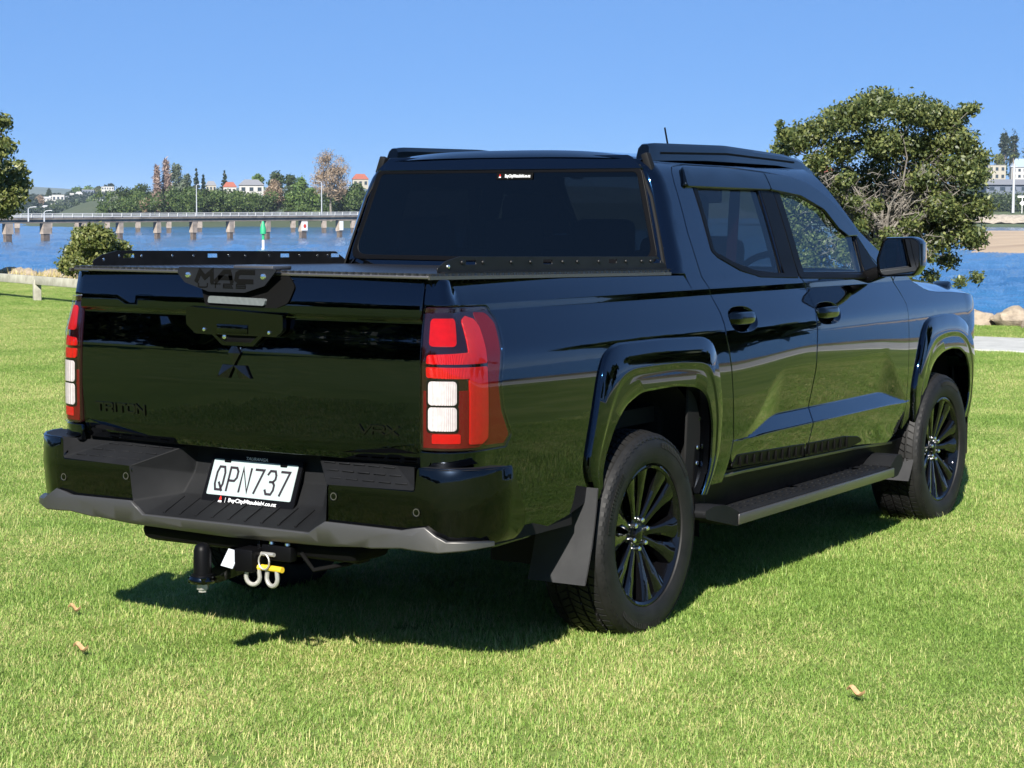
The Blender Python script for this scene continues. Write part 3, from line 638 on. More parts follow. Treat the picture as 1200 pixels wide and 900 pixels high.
mb.tube([tuple(R @ Vector((.185 * math.cos(t), 0, .185 * math.sin(t))) + Vector((.37, 2.18, 1.19))) for t in np.linspace(0, 2 * PI, 33)], .016, 8, False)
mb.box((.37, 2.20, 1.19), (.34, .04, .09), R, .015); mb.build('steering_wheel', M['trim'], truck)
cbox('interior_mirror', (0, 2.22, 1.63), (.24, .03, .07), .012, M['trim'])
cbox('roof_lining', (0, 1.2, 1.725), (1.16, 1.4, .02), 0, M['seat'])

# --- tailgate
tg = panel('tailgate', fillet([(-.716, .752, .02), (.716, .752, .02), (.716, 1.331, .012), (-.716, 1.331, .012)]), TG(), M['paint'], truck, res=.06, thick=.03, extra=(1.192, 1.2, 1.208, 1.215, 1.30, 1.325, 1.332, .77))[0]
Fp = TG(.012)
# clasp plate over the top edge
def clasp(a, b, h): return (a, -1.236 - h - .18 * 0 + .25 * max(0, b - 1.30), b)
mb = MB(); mb.prism(fillet([(-.235, 1.352), (.185, 1.352), (.135, 1.300, .02), (.05, 1.276, .05), (-.10, 1.276, .05), (-.205, 1.305, .02), (-.235, 1.335, .01)]), 0, .006, lambda a, b, h: (a, -1.216 - h, b)); cl = mb.build('lid_clasp_plate', M['clasp'], truck, 25)
MB().box((-.025, -1.205, 1.3535), (.41, .034, .005), None, .002).build('clasp_flange', M['rail'], cl)
for x in (-.19, .13): MB().lathe([(0, -1.228), (.009, -1.226), (.011, -1.222)], 12, 'y', (x, 0, 1.330)).build('screw', M['screw'], cl)
stroke_text('MAC', .066, .030, .018, .0155, .0012, lambda a, b, h: (a - .035, -1.2222 - h, b + 1.328), M['etch'], cl, 'lettering', .25)
stroke_text('UTES', .038, .012, .016, .004, .0012, lambda a, b, h: (a - .045, -1.2222 - h, b + 1.297), M['etch'], cl, 'lettering', .1)
# recess with the high brake lamp, handle, camera, grip
mb = MB(); mb.prism(fillet([(-.16, 1.295), (.20, 1.335), (.235, 1.300, .02), (.215, 1.245, .03), (.17, 1.228, .02), (-.13, 1.228, .02)]), 0, .004, lambda a, b, h: (a, TG(.001)(np.array([a]), np.array([b]), h)[0][1], b)); mb.build('brake_lamp_recess', M['etch'], tg, 20)
mb = MB(); mb.prism(fillet([(-.115, 1.239, .008), (.125, 1.235, .008), (.128, 1.258, .008), (-.112, 1.262, .008)]), 0, .012, lambda a, b, h: (a, TG(.003)(np.array([a]), np.array([b]), h)[0][1], b)); mb.build('high_brake_lamp', M['clear_lens'], tg, 25)
mb = MB(); mb.prism(fillet([(-.205, 1.225, .01), (.205, 1.207, .01), (.205, 1.155, .02), (.175, 1.135, .02), (-.165, 1.135, .02), (-.205, 1.165, .02)]), 0, .020, lambda a, b, h: (a, -1.197 - h, b)); hd = mb.build('tailgate_handle', M['gloss_black'], tg, 25)
cbox('handle_lever', (-.005, -1.2185, 1.155), (.13, .004, .030), .0015, M['gloss_black'], None, hd)
mb = MB(); G = fillet([(-.10, 1.135), (-.055, 1.100, .02), (.075, 1.100, .02), (.115, 1.135), (.098, 1.135), (.066, 1.112, .015), (-.047, 1.112, .015), (-.085, 1.135)])
mb.prism(G, 0, .012, lambda a, b, h: (a, -1.199 - h, b)); mb.build('handle_grip_rim', M['gloss_black'], tg, 25)
cbox('grip_pocket', (.008, -1.202, 1.122), (.15, .006, .024), .001, M['etch'], None, tg)
MB().lathe([(0, -1.214), (.008, -1.212), (.010, -1.203)], 14, 'y', (-.045, 0, 1.128)).build('rear_camera', M['screw'], tg)
for x, z in ((-.125, 1.150), (.150, 1.148)): MB().lathe([(0, -1.2225), (.006, -1.221), (.007, -1.216)], 10, 'y', (x, 0, z)).build('screw', M['screw'], hd)
# three-diamond emblem: upper diamond and two lower ones, slightly domed
em = MB(); s_ = .046
def rhomb(ang):
    d = Vector((math.sin(ang), math.cos(ang))); e = Vector((d.y, -d.x)); L, W_ = .082, .0255
    c0 = Vector((-.008, 1.034)); P4 = [c0, c0 + d * L * .5 + e * W_, c0 + d * L, c0 + d * L * .5 - e * W_]; cc = c0 + d * L * .5
    yv = lambda p, h: (p.x, float(TG(.001)(np.array([p.x]), np.array([p.y]), h)[0][1]), p.y)
    em.add([yv(p, 0) for p in P4] + [yv(p, .007) for p in P4] + [yv(cc, .012)], [(i, (i + 1) % 4, 4 + (i + 1) % 4, 4 + i) for i in range(4)] + [(4 + i, 4 + (i + 1) % 4, 8) for i in range(4)])
for k in range(3): rhomb(k * 2 * PI / 3)
em.build('emblem', M['badge'], tg, 15)
TGf = lambda a, b, h: (a, float(TG(.0005)(np.array([a]), np.array([b]), h)[0][1]), b)
stroke_text('TRITON', .036, .026, .009, .0075, .004, lambda a, b, h: TGf(a - .535, b + .862, h), M['badge'], tg, 'lettering', 0, iw=.008)
stroke_text('VRX', .044, .026, .008, .006, .004, lambda a, b, h: TGf(a + .560, b + .852, h), M['badge'], tg, 'lettering', .15)
# tailgate lower facets (pressed creases near the corners)
for sd in B2:
    mb = MB(); mb.add([TGf(sd * a, b, h) for a, b, h in ((.700, .815, 0), (.40, .770, 0), (.705, .785, .0), (.62, .80, .010))], [(0, 3, 2), (0, 1, 3), (1, 2, 3)])
    mb.build('pressed_facet', M['paint'], tg, 10)

# --- tail lamps
for sd in B2:
    lp = panel('tail_light', lo, QB(-.004), M['lens_smoke'], truck, sides=(sd,), res=.03, thick=.03)[0]
    panel('lamp_cover', lo, QB(.0075), M['lamp_cover'], lp, sides=(sd,), res=.03, thick=.010)
    el = lambda nm, pts, o_, m_: panel(nm, fillet(pts), QB(o_), m_, lp, sides=(sd,), res=.03, thick=.006, edge=.0015)
    el('lamp_side_lens', [(-1.000, 1.225, .01), (-.935, 1.222, .03), (-.908, 1.19, .02), (-.955, 1.0, .1), (-.940, .912, .05), (-.895, .832, .01), (-.922, .807, .01), (-1.03, .810), (-1.008, .835)], -.0022, M['lens_orange'])
    el('lamp_lower_lens', [(-1.262, .985), (-1.02, .985), (-1.02, .818), (-1.06, .806), (-1.262, .808)], -.0022, M['lens_dark'])
    el('lamp_square', [(-1.243, 1.210, .014), (-1.142, 1.210, .014), (-1.150, 1.126, .014), (-1.243, 1.126, .014)], 0.0016, M['red2'])
    el('lamp_upper_element', [(-1.090, 1.205, .02), (-1.055, 1.216, .01), (-1.015, 1.206, .01), (-1.003, 1.183, .01), (-1.014, 1.069, .005), (-1.252, 1.071, .005), (-1.250, 1.097, .01), (-1.100, 1.104, .006)], 0.0010, M['red'])
    el('lamp_lower_element', [(-1.252, 1.059, .005), (-1.014, 1.056, .005), (-1.014, .830, .01), (-1.045, .815, .01), (-1.105, .818, .006), (-1.105, 1.024, .006), (-1.250, 1.028, .01)], 0.0010, M['red'])
    for z0, z1 in ((.943, 1.015), (.862, .934)):
        el('lamp_bezel', [(-1.250, z0 - .006, .012), (-1.146, z0 - .006, .012), (-1.146, z1 + .006, .012), (-1.250, z1 + .006, .012)], 0.0, M['etch'])
        el('lamp_white_lens', [(-1.243, z0, .012), (-1.153, z0, .012), (-1.153, z1, .012), (-1.243, z1, .012)], 0.0018, M['white_lens'])
    el('reflector', [(-1.230, .822, .004), (-1.140, .822, .004), (-1.140, .849, .004), (-1.230, .849, .004)], 0.0010, M['red2'])

# --- tray lid, side rails
lz = lambda y: 1.333 - .0138 * (y + 1.2)            # the lid falls a little towards the cab
lx = lambda y: .757 + .024 * (y + 1.2) / 1.6 - .004 * (y + .4) ** 2
def lid_strip(y0, y1, xin, xout, h0, h1, n=14):
    rows = []
    for y in np.linspace(y0, y1, n): rows.append([(xo(y), y, lz(y) + h) for xo, h in ((xin, h0), (xout, h0), (xout, h1), (xin, h1), (xin, h0))])
    G = np.array(rows); mb = MB().grid(G); mb.add(G[0, :4].tolist(), [(0, 1, 2, 3)]); mb.add(G[-1, :4].tolist(), [(3, 2, 1, 0)]); return mb
lid = lid_strip(-1.172, .398, lambda y: -lx(y), lx, 0, .018).build('tray_lid', M['lid'], truck)
mb = MB(); mb.box((0, -1.177, 1.3385), (1.50, .010, .010), None, .003); mb.build('lid_edge_trim', M['alu'], lid)
for sd in B2:
    mb = lid_strip(-1.19, .40, lambda y: sd * (lx(y) + .0005), lambda y: sd * (lx(y) + .008), -.001, .010); mb.build('lid_edge_trim', M['alu'], lid)
    mb = lid_strip(-1.15, .42, lambda y: sd * (lx(y) - .07), lambda y: sd * (lx(y) - .012), -.028, -.003); mb.build('bed_rail_cap', M['trim'], truck)
    slots = [fillet([(y - .030, 1.377, .004), (y + .026, 1.377, .004), (y + .034, 1.393, .004), (y - .022, 1.393, .004)], 3) for y in (-.92, -.45, 0., .34)]
    rp = fillet([(-1.10, 1.350), (.44, 1.350), (.395, 1.376), (.345, 1.401, .02), (-.98, 1.403, .05), (-1.06, 1.388, .03), (-1.108, 1.366, .01)])
    rl = panel('tray_side_rail', rp, lambda y, z, off: np.stack([lx(y) - .022 + off, y, z + lz(y) - 1.333], -1), M['rail'], truck, holes=slots, sides=(sd,), res=.25, thick=.004, edge=.0008, back=True, extra=())[0]
    lid_strip(-1.09, .42, lambda y: sd * (lx(y) - .024), lambda y: sd * (lx(y) - .004), .0185, .0225).build('rail_flange', M['rail'], rl)
    for y in (-1.05, -.97, -.85, -.68, -.56, -.35, -.25, -.10, .10, .22, .29):
        zz = 1.385 if y > -1.0 else 1.372
        MB().lathe([(0, .0055), (.006, .0045), (.0075, 0)], 10, 'x', (sd * (lx(y) - .022), y, zz + lz(y) - 1.333)).build('rail_bolt', M['screw'] if sd < 0 or y < -1.0 else M['rail'], rl)
        MB().lathe([(0, -.0095), (.006, -.0085), (.0075, -.004)], 10, 'x', (sd * (lx(y) - .022), y, zz + lz(y) - 1.333)).build('rail_bolt', M['screw'] if sd < 0 else M['rail'], rl)
cbox('lid_hinge_block', (.02, -1.09, 1.356), (.17, .10, .014), .004, M['alu'])

# --- rear bumper
def bprof(z): return np.interp(z, [.46, .53, .66, .75, .765], [-.05, -.008, .004, 0, -.012])
ac = lambda y: float(np.interp(y, PC[:, 1][(PC[:, 0] > .5) & (PC[:, 1] < 0)], UC[(PC[:, 0] > .5) & (PC[:, 1] < 0)]) - U0)   # distance along the curve of the body side at y
gloss = fillet([(.415, .556), (.415, .678, .015), (.742, .676, .01), (.748, .752, .012), (ac(-1.035), .752), (ac(-.955), .60, .05), (ac(-.945), .555, .03), (ac(-.99), .515, .02), (.82, .512), (.77, .553, .02), (.70, .549)])
bump = cbox('rear_bumper', (0, -.98, .56), (1.5, .10, .10), .02, M['matt_black'])
bc = panel('bumper_corner', gloss, REAR(.062, bprof), M['gloss_black'], bump, sides=B2, res=.04, thick=.02, extra=(.53, .66, .75))
for sd, g in zip(B2, bc):
    aa = np.linspace(.749, ac(-1.035), 26); zz = 0 * aa + .7505
    G = np.stack([REAR(o_, lambda z: 0 * z + bprof(.7505))(aa, zz + dz_, 0.) for o_, dz_ in ((-.02, -.004), (.02, -.001), (.058, 0), (.0625, -.003))], 0); G[..., 0] *= sd
    MB().grid(G).build('bumper_top', M['plastic'], g, 40)
    for x, z in ((.44, .640), (.745, .612)):
        p = REAR(.062, bprof)(np.array([x]), np.array([z]), 0.0)[0]
        mb = MB(); mb.lathe([(.0125, 0), (.0145, -.002), (.0145, .004)], 20, 'y', (sd * p[0], p[1], p[2])); mb.lathe([(0, -.0015), (.0095, -.001), (.0095, .004)], 20, 'y', (sd * p[0], p[1], p[2])); mb.build('parking_sensor', M['gloss_black'], g)
        mb = MB(); mb.lathe([(.0095, -.0005), (.0125, -.0005)], 20, 'y', (sd * p[0], p[1] - .001, p[2])); mb.build('sensor_ring', M['alu'], g)
garn_r = [(0, .514), (.352, .513), (.412, .555), (.70, .551), (.768, .566), (.812, .524), (ac(-1.10), .522), (ac(-1.10), .512), (.80, .496), (.70, .502), (.42, .478), (0, .470)]
garn = garn_r + [(-a, b) for a, b in garn_r[::-1] if a > 0]
def gprof(z): return np.interp(z, [.46, .49, .54, .57], [-.03, .006, .004, -.004])
panel('bumper_garnish', garn, REAR(.076, gprof), M['silver'], bump, res=.05, thick=.05, edge=.005, extra=(.49, .54))
# moulded centre: pocket for the plate and the two step pads
V = [(0, -1.068, .745), (.272, -1.072, .745), (0, -1.085, .645), (.288, -1.088, .645), (0, -1.125, .575), (.300, -1.128, .577), (0, -1.272, .518), (.352, -1.268, .518),
     (.412, -1.262, .557), (.412, -1.262, .680), (.290, -1.135, .738), (.745, -1.250, .680), (.60, -1.150, .738), (.745, -1.150, .738), (.745, -1.250, .755)]
Fc = [(0, 2, 3, 1), (2, 4, 5, 3), (4, 6, 7, 5), (1, 3, 10), (3, 9, 10), (3, 5, 8, 9), (5, 7, 8), (10, 9, 11, 12), (12, 11, 14, 13)]
mb = MB(); mb.add(V, Fc); mb.add([(-x, y, z) for x, y, z in V], [q[::-1] for q in Fc]); me = mb.mesh('bumper_step', 8)
bm = bmesh.new(); bm.from_mesh(me); bmesh.ops.remove_doubles(bm, verts=bm.verts, dist=1e-5); bmesh.ops.bevel(bm, geom=[e for e in bm.edges if len(e.link_faces) == 2 and e.calc_face_angle(0) > .1], offset=.006, segments=2, profile=.5, affect='EDGES')
bmesh.ops.recalc_face_normals(bm, faces=bm.faces); bm.to_mesh(me); bm.free(); shade(me, 20); link('bumper_step', me, M['plastic'], bump)
for sd in B2:    # studs and ribs on the pads
    mb = MB()
    for i in range(5):
        for j in range(3):
            t = (i + .5) / 5; s = (j + .4) / 3
            a0 = Vector((.30, -1.14, .7385)); a1 = Vector((.60, -1.152, .7385)); b0 = Vector((.42, -1.255, .6825)); b1 = Vector((.74, -1.247, .6825))
            p = (a0.lerp(a1, t)).lerp(b0.lerp(b1, t), s); mb.box((sd * p.x, p.y, p.z + .001), (.045, .005, .004), Matrix.Rotation(-.5, 3, 'X'), .001)
    mb.build('step_ribs', M['plastic'], bump)
mb = MB()
for i in range(9):
    x = -.28 + .07 * i; mb.box((x, -1.20, .549), (.006, .11, .005), Matrix.Rotation(.37, 3, 'X'), .001)
for i in range(9): mb.box((-.28 + .07 * i, -1.25, .5285), (.010, .010, .006), Matrix.Rotation(.37, 3, 'X'), .002)
mb.build('step_ribs', M['plastic'], bump)

for sd in B2: MB().box((sd * .57, -1.085, .70), (.50, .08, .13)).build('bumper_gap_fill', M['matt_black'], bump)  # dark boxes added to close the bright see-through gap behind the step pads
mb = MB(); mb.box((.04, -1.12, .452), (.92, .20, .07), None, .03); mb.build('bumper_valance', M['etch'], bump)
# --- number plate
pv = Vector((0, .383, .924)); pn = Vector((0, -.924, .383)); po = Vector((-.002, -1.117, .640))
def PL(a, b, h): q = po + Vector((a, 0, 0)) + pv * b + pn * h; return (q.x, q.y, q.z)
def PLv(a, b, h): return np.array([PL(*t) for t in zip(a, b, h)])
mb = MB(); mb.prism(fillet([(-.198, -.091, .015), (.198, -.091, .015), (.196, .080, .01), (-.192, .080, .01)]), 0, .008, PL); fr = mb.build('number_plate', M['trim'], truck, 25)
mb = MB(); mb.prism(fillet([(-.180, -.0625, .006), (.180, -.0625, .006), (.180, .0625, .006), (-.180, .0625, .006)]), .008, .010, PL); pl_ = mb.build('plate_sheet', M['plate'], fr, 25)
stroke_text('QPN737', .034, .080, .0205, .0082, .0012, lambda a, b, h: PL(a, b - .004, .0101 + h), M['plate_ink'], pl_, 'lettering')
text('TAURANGA', .015, 0, .0002, M['white_print'], fr, 'lettering', lambda a, b, h: PLv(a, b + .0715, h + .0085), width=.095)
text('BayCityMitsubishi.co.nz', .019, 0, .0004, M['white_print'], fr, 'lettering', lambda a, b, h: PLv(a + .022, b - .0775, h + .0085), width=.205)
drop(lambda a, b, h: PL(a - .115, b - .079, .0086), .016, fr)
mb = MB(); mb.add([PL(a, b, .0086) for a, b in ((-.094, -.087), (-.0925, -.087), (-.0925, -.069), (-.094, -.069))], [(0, 1, 2, 3)]); mb.build('divider', M['white_print'], fr)
for x in (-.12, .12): MB().box(PL(x, .058, .011), (.028, .006, .012), None, .002).build('plate_clip', M['trim'], fr)

# --- tow bar
mb = MB(); mb.box((0.0, -1.10, .425), (.9, .07, .05), None, .012); mb.box((.10, -1.20, .405), (.075, .20, .075), None, .005); tow = mb.build('tow_bar', M['trim'], truck)
mb = MB(); mb.prism(fillet([(-1.16, .425), (-1.16, .365), (-1.25, .35, .02), (-1.32, .332, .02), (-1.40, .332), (-1.40, .352), (-1.33, .354, .02), (-1.27, .385, .03), (-1.24, .435, .02)]), -.032, .032, lambda a, b, h: (.045 + h - .06 * max(0, min(1, (-1.2 - a) / .15)), a, b)); mb.build('tow_tongue', M['gloss_black'], tow, 25)
mb = MB(); mb.prism([(-1.335, .372), (-1.265, .392), (-1.243, .440), (-1.30, .425)], -.002, .002, lambda a, b, h: (.0165 + h, a, b)); 
MB().box((.042, -1.292, .405), (.052, .003, .062), Matrix.Rotation(-.55, 3, 'X') @ Matrix.Rotation(.12, 3, 'Y')).build('warning_label', M['white_label'], tow)
mb = MB(); mb.lathe([(0, .463), (.014, .461), (.024, .452), (.029, .438), (.030, .37), (.0305, .362), (.036, .360), (.037, .352), (.030, .350)], 28, 'z', (-.018, -1.362, 0)); mb.build('ball_cover', M['trim'], tow, 40)
mb = MB(); mb.lathe([(0, .331), (.041, .331), (.047, .338), (.047, .346), (.041, .354), (0, .354)], 28, 'z', (-.018, -1.362, 0)); mb.build('ball_seat', M['gloss_black'], tow, 40)
mb = MB(); mb.lathe([(.019, .331), (.020, .322), (.020, .310), (.014, .308), (.014, .300), (0, .300)], 6, 'z', (-.018, -1.362, 0)); mb.build('ball_nut', M['steel'], tow, 20)
for x, y, rz in ((.118, -1.27, .3), (.190, -1.26, -.1)):
    mb = MB(); R = Matrix.Rotation(rz, 3, 'Z')
    arc = [(-.019, 0, .388), (-.022, 0, .365)] + [(.024 * math.cos(t), 0, .350 + .026 * math.sin(t)) for t in np.linspace(PI, 2 * PI, 11)] + [(.022, 0, .365), (.019, 0, .388)]
    arc = [(a, b, c) for a, b, c in arc]
    mb.tube([tuple(R @ Vector((a, b, 0)) + Vector((x, y, c))) for a, b, c in arc], .0075, 8); sh = mb.build('shackle', M['steel'], tow, 40)
    mb = MB(); mb.tube([tuple(R @ Vector((-.036, 0, 0)) + Vector((x, y, .382))), tuple(R @ Vector((.046, 0, 0)) + Vector((x, y, .382)))], .010, 10); mb.build('shackle_pin', M['yellow'], sh, 30)
mb = MB(); mb.box((.118, -1.235, .425), (.012, .012, .085), None, .003); mb.box((.20, -1.235, .432), (.12, .035, .05), None, .004); mb.build('chain_bracket', M['trim'], tow)
mb = MB(); mb.tube([(.135, -1.25, .425), (.20, -1.262, .428)], .007, 8); mb.tube([(.168 + .022 * math.cos(t), -1.275, .405 + .026 * math.sin(t)) for t in np.linspace(0, 2 * PI, 15)], .003, 6, False); mb.build('hitch_pin', M['steel'], tow, 40)
for x in (.17, .235): MB().lathe([(0, .468), (.008, .466), (.009, .458)], 8, 'z', (x, -1.235, 0)).build('bracket_bolt', M['screw'], tow)
mb = MB(); mb.tube([(.28, -1.22, .435), (.33, -1.22, .385), (.42, -1.16, .405), (.52, -1.05, .46)], .008, 8); mb.build('wiring_loom', M['etch'], tow)

# --- underbody
und = MB()
for sd in B2: und.box((sd * .45, 1.2, .53), (.09, 4.6, .13), None, .01)
for sd in B2: und.box((sd * .66, -.78, .50), (.40, .62, .04))  # unseen plates added to block sunlight leaking into the truck's shadow
und.box((0, -.30, .78), (1.44, 1.40, .06)); und.box((0, .0, .385), (1.5, .10, .10), None, .03); und.box((0, 1.5, .52), (1.3, 2.2, .10)); und.box((0, 3.3, .55), (1.1, .9, .25), None, .05)
und.lathe([(0, -.13), (.13, -.11), (.16, 0), (.13, .11), (0, .13)], 20, 'y', (0, 0, .385)); und.tube([(.38, -1.0, .46), (.40, .3, .48), (.35, 1.6, .46)], .04, 10); und.build('chassis', M['matt_black'], truck)
mb = MB(); mb.lathe([(.20, .48), (.33, .47), (.375, .53), (.375, .60), (.33, .64), (.20, .63), (.0, .60)], 40, 'z', (0, -.62, -.03)); mb.build('spare_wheel', M['tyre'], truck)
for sd in B2:
    mb = MB(); mb.box((sd * .855, -.50, .80), (.02, .9, .3)); 
    rows = [[(sd * x, -.395 - .035 * t - .05 * t * t, .60 - .325 * t) for x in np.linspace(.69, .918, 8)] for t in np.linspace(0, 1, 9)]
    G = np.array(rows); mb = MB().grid(G); mb.grid(G + np.array([0, .006, 0])); mb.build('rear_mud_flap', M['flap'], truck, 30)
    rows = [[(sd * x, 2.845 - .10 * t - .05 * t * t + .25 * (.90 - x) * 0, .54 - .27 * t) for x in np.linspace(.68, .90, 8)] for t in np.linspace(0, 1, 9)]
    G = np.array(rows); mb = MB().grid(G); mb.grid(G + np.array([0, .006, 0])); mb.build('front_mud_flap', M['flap'], truck, 30)
    # side step
    st = MB(); st.box((sd * .865, 1.51, .3585), (.175, 1.74, .053), None, .012); stp = st.build('side_step', M['plastic'], truck)
    mb = MB(); mb.prism(fillet([(.365, .425, .02), (.375, .395, .02), (.665, .3305), (.665, .387), (.55, .428, .06), (.44, .436, .02)]), -.088, .0925, lambda a, b, h: (sd * (.865 + h), a, b)); mb.build('step_end_cap', M['plastic'], stp, 30)
    mb = MB(); mb.prism(fillet([(2.34, .3305), (2.40, .335, .02), (2.47, .385, .03), (2.44, .432, .03), (2.38, .43, .03), (2.30, .387)]), -.088, .0925, lambda a, b, h: (sd * (.865 + h), a, b)); mb.build('step_end_cap', M['plastic'], stp, 30)
    mb = MB(); mb.box((sd * .957, 1.50, .357), (.012, 1.68, .042), None, .004); mb.build('step_edge_trim', M['alu'], stp)
    mb = MB()
    for i in range(24):
        for j in range(3): mb.box((sd * (.82 + .045 * j), .70 + .069 * i + (.02 if j == 1 else 0), .386), (.010, .034, .006), None, .002)
    mb.build('step_treads', M['plastic'], stp)
    mb = MB(); mb.box((sd * .775, 1.48, .42), (.012, 1.72, .085), None, .003)
    for i in range(24): mb.box((sd * .783, .68 + .069 * i, .42), (.008, .008, .08))
    mb.build('step_back_ribs', M['trim'], stp)
    for y in (.75, 1.45, 2.15): MB().box((sd * .66, y, .37), (.40, .06, .03), None, .004).build('step_bracket', M['matt_black'], stp)

# --- wheels
def make_wheel():
    w_ = thing('wheel', None, None)
    hw, R0 = .132, .378
    # tyre carcass: sidewalls by lathe, tread blocks stepped round the rim
    side = [(.256, .105), (.262, .122), (.280, .130), (.315, .133), (.338, .1295), (.350, .124), (.354, .1255), (.362, .118), (.370, .104)]
    prof = [(r_, a) for r_, a in side]; prof_in = [(r_, -a) for r_, a in side[::-1]]
    mb = MB(); mb.lathe(prof, 96, 'x'); mb.lathe(prof_in, 96, 'x')
    # tread: columns across x, with grooves between; lateral sipes by angular steps
    cols = [(-.104, -.072), (-.062, -.026), (-.017, .017), (.026, .062), (.072, .104)]
    mb.lathe([(.370, -.104), (.3685, -.07), (.369, 0), (.3685, .07), (.370, .104)], 96, 'x')
    nb = 70
    for ci, (xa, xb) in enumerate(cols):
        for k in range(nb):
            t0 = 2 * PI * (k + (ci % 2) * .5) / nb; dt = 2 * PI / nb * .80; sk = (.035 if ci in (0, 4) else .05) * (-1 if ci < 2 else 1)
            vs = []
            for rr in (.366, .379 if ci in (1, 2, 3) else .3765):
                for (xx, e) in ((xa, 0), (xb, 0), (xb, 1), (xa, 1)):
                    t_ = t0 + dt * e + sk * ((xx - xa) / (xb - xa)); r_ = rr - (.008 if (abs(xx) > .1 and rr > .370) else 0)
                    vs.append((xx, r_ * math.cos(t_), r_ * math.sin(t_)))
            mb.add(vs, [(4, 5, 6, 7), (0, 1, 5, 4), (1, 2, 6, 5), (2, 3, 7, 6), (3, 0, 4, 7)])
    # shoulder lugs running down the sidewall
    for k in range(nb):
        t0 = 2 * PI * k / nb; dt = 2 * PI / nb * .5
        for s in (1, -1):
            vs = [(s * a, r_ * math.cos(t0 + e * dt), r_ * math.sin(t0 + e * dt)) for (a, r_) in ((.1045, .3690), (.1205, .3615), (.128, .350)) for e in (0, 1)]
            mb.add(vs, [(0, 1, 3, 2), (2, 3, 5, 4)] if s > 0 else [(1, 0, 2, 3), (3, 2, 4, 5)])
    me = bpy.data.meshes.new('tyre'); me.from_pydata(mb.v, [], mb.f); me.update(); shade(me, 28); ty = link('tyre', me, M['tyre'], w_)
    mb = MB(); rg = random.Random(3)      # raised moulding marks on the sidewall
    for a0, a1 in ((.6, 1.35), (2.3, 3.0), (4.0, 4.9)):
        t = a0
        while t < a1:
            d = rg.uniform(.02, .05); r0 = .318; vs = [(.1335, rr * math.cos(tt), rr * math.sin(tt)) for rr, tt in ((r0, t), (r0 + .020, t), (r0 + .020, t + d * .6), (r0, t + d * .6))]
            mb.add(vs + [(x + .0012, y, z) for x, y, z in vs], [(4, 7, 6, 5), (0, 4, 5, 1), (1, 5, 6, 2), (2, 6, 7, 3), (3, 7, 4, 0)]); t += d
    o = mb.build('sidewall_marks', M['tyre'], ty); o['kind'] = 'stuff'
    # rim barrel and lip
    mb = MB(); mb.lathe([(.243, .112), (.252, .118), (.258, .117), (.259, .106), (.249, .095)], 96, 'x'); mb.lathe([(.243, .112), (.236, .098), (.232, .03), (.215, -.06), (.225, -.12)], 96, 'x')
    rim = mb.build('rim', M['rim'], w_, 35)
    mb = MB(); mb.lathe([(0, -.02), (.17, -.02), (.18, -.03)], 40, 'x'); mb.lathe([(.0, .045), (.058, .045), (.066, .03), (.07, 0)], 36, 'x'); mb.build('brake_disc', M['trim'], w_)
    # twelve tapered spokes in six pairs, wide at the lip
    sp = MB()
    secs = [(.040, .020, .070), (.075, .0155, .079), (.12, .0165, .087), (.165, .024, .096), (.205, .035, .104), (.241, .046, .110)]
    rows = [[(x_, -w0 * .95, r_), (x_, -w0 * .45, r_), (x_ - .004, 0, r_), (x_, w0 * .45, r_), (x_, w0 * .95, r_)] for r_, w0, x_ in secs]
    P = []
    for r_, w0, x_ in secs:
        P.append([(x_ - .035, -w0, r_), (x_ - .006, -w0 * .9, r_), (x_, -w0 * .55, r_), (x_ + .001, 0, r_), (x_, w0 * .55, r_), (x_ - .006, w0 * .9, r_), (x_ - .035, w0, r_)])
    sp.grid(np.array(P)); sme = sp.mesh('spoke', 25); sme.materials.append(M['rim'])
    for k in range(12):
        o = link('spoke', sme, None, w_); o.rotation_euler = ((k // 2) * PI / 3 + (.205 if k % 2 else -.205) + .3, 0, 0)
    mb = MB(); mb.lathe([(0, .083), (.027, .083), (.031, .080), (.033, .072), (.060, .068), (.072, .060), (.078, .04)], 40, 'x'); mb.build('hub', M['rim'], w_, 35)
    mb = MB(); mb.lathe([(0, .0855), (.022, .0850), (.026, .083)], 30, 'x'); mb.build('hub_cap', M['badge'], w_)
    lm = MB().lathe([(0, .024), (.006, .0235), (.0095, .019), (.0105, .0)], 12, 'x').mesh('lug_nut', 30); lm.materials.append(M['screw'])
    for k in range(6):
        t = k * PI / 3 + .3; o = link('lug_nut', lm, None, w_); o.location = (.068, .052 * math.cos(t), .052 * math.sin(t))
    return w_
wh = make_wheel(); wh.parent = truck
def copy_tree(o, parent):
    c = o.copy(); col.objects.link(c); c.parent = parent
    for ch in list(o.children): copy_tree(ch, c)
    return c
wh.location = (.793, 0, .383)
for x, y in ((.793, 3.13), (-.793, 0), (-.793, 3.13)):
    c = copy_tree(wh, truck); c.location = (x, y, .383); c.rotation_euler = (.4 if y else .0, 0, 0)
    if x < 0: c.rotation_euler = (.9, 0, PI)

# ------------------------------------------------------------------ surroundings
FW = Vector((math.sin(YAW), math.cos(YAW), 0)); RT = Vector((math.cos(YAW), -math.sin(YAW), 0)); C0 = Vector((CX, CY, 0))
def W(L, d, z=0.0): p = C0 + RT * L + FW * d; return Vector((p.x, p.y, z))   # L metres to the right of the viewing line, d metres ahead
WZ = -3.0
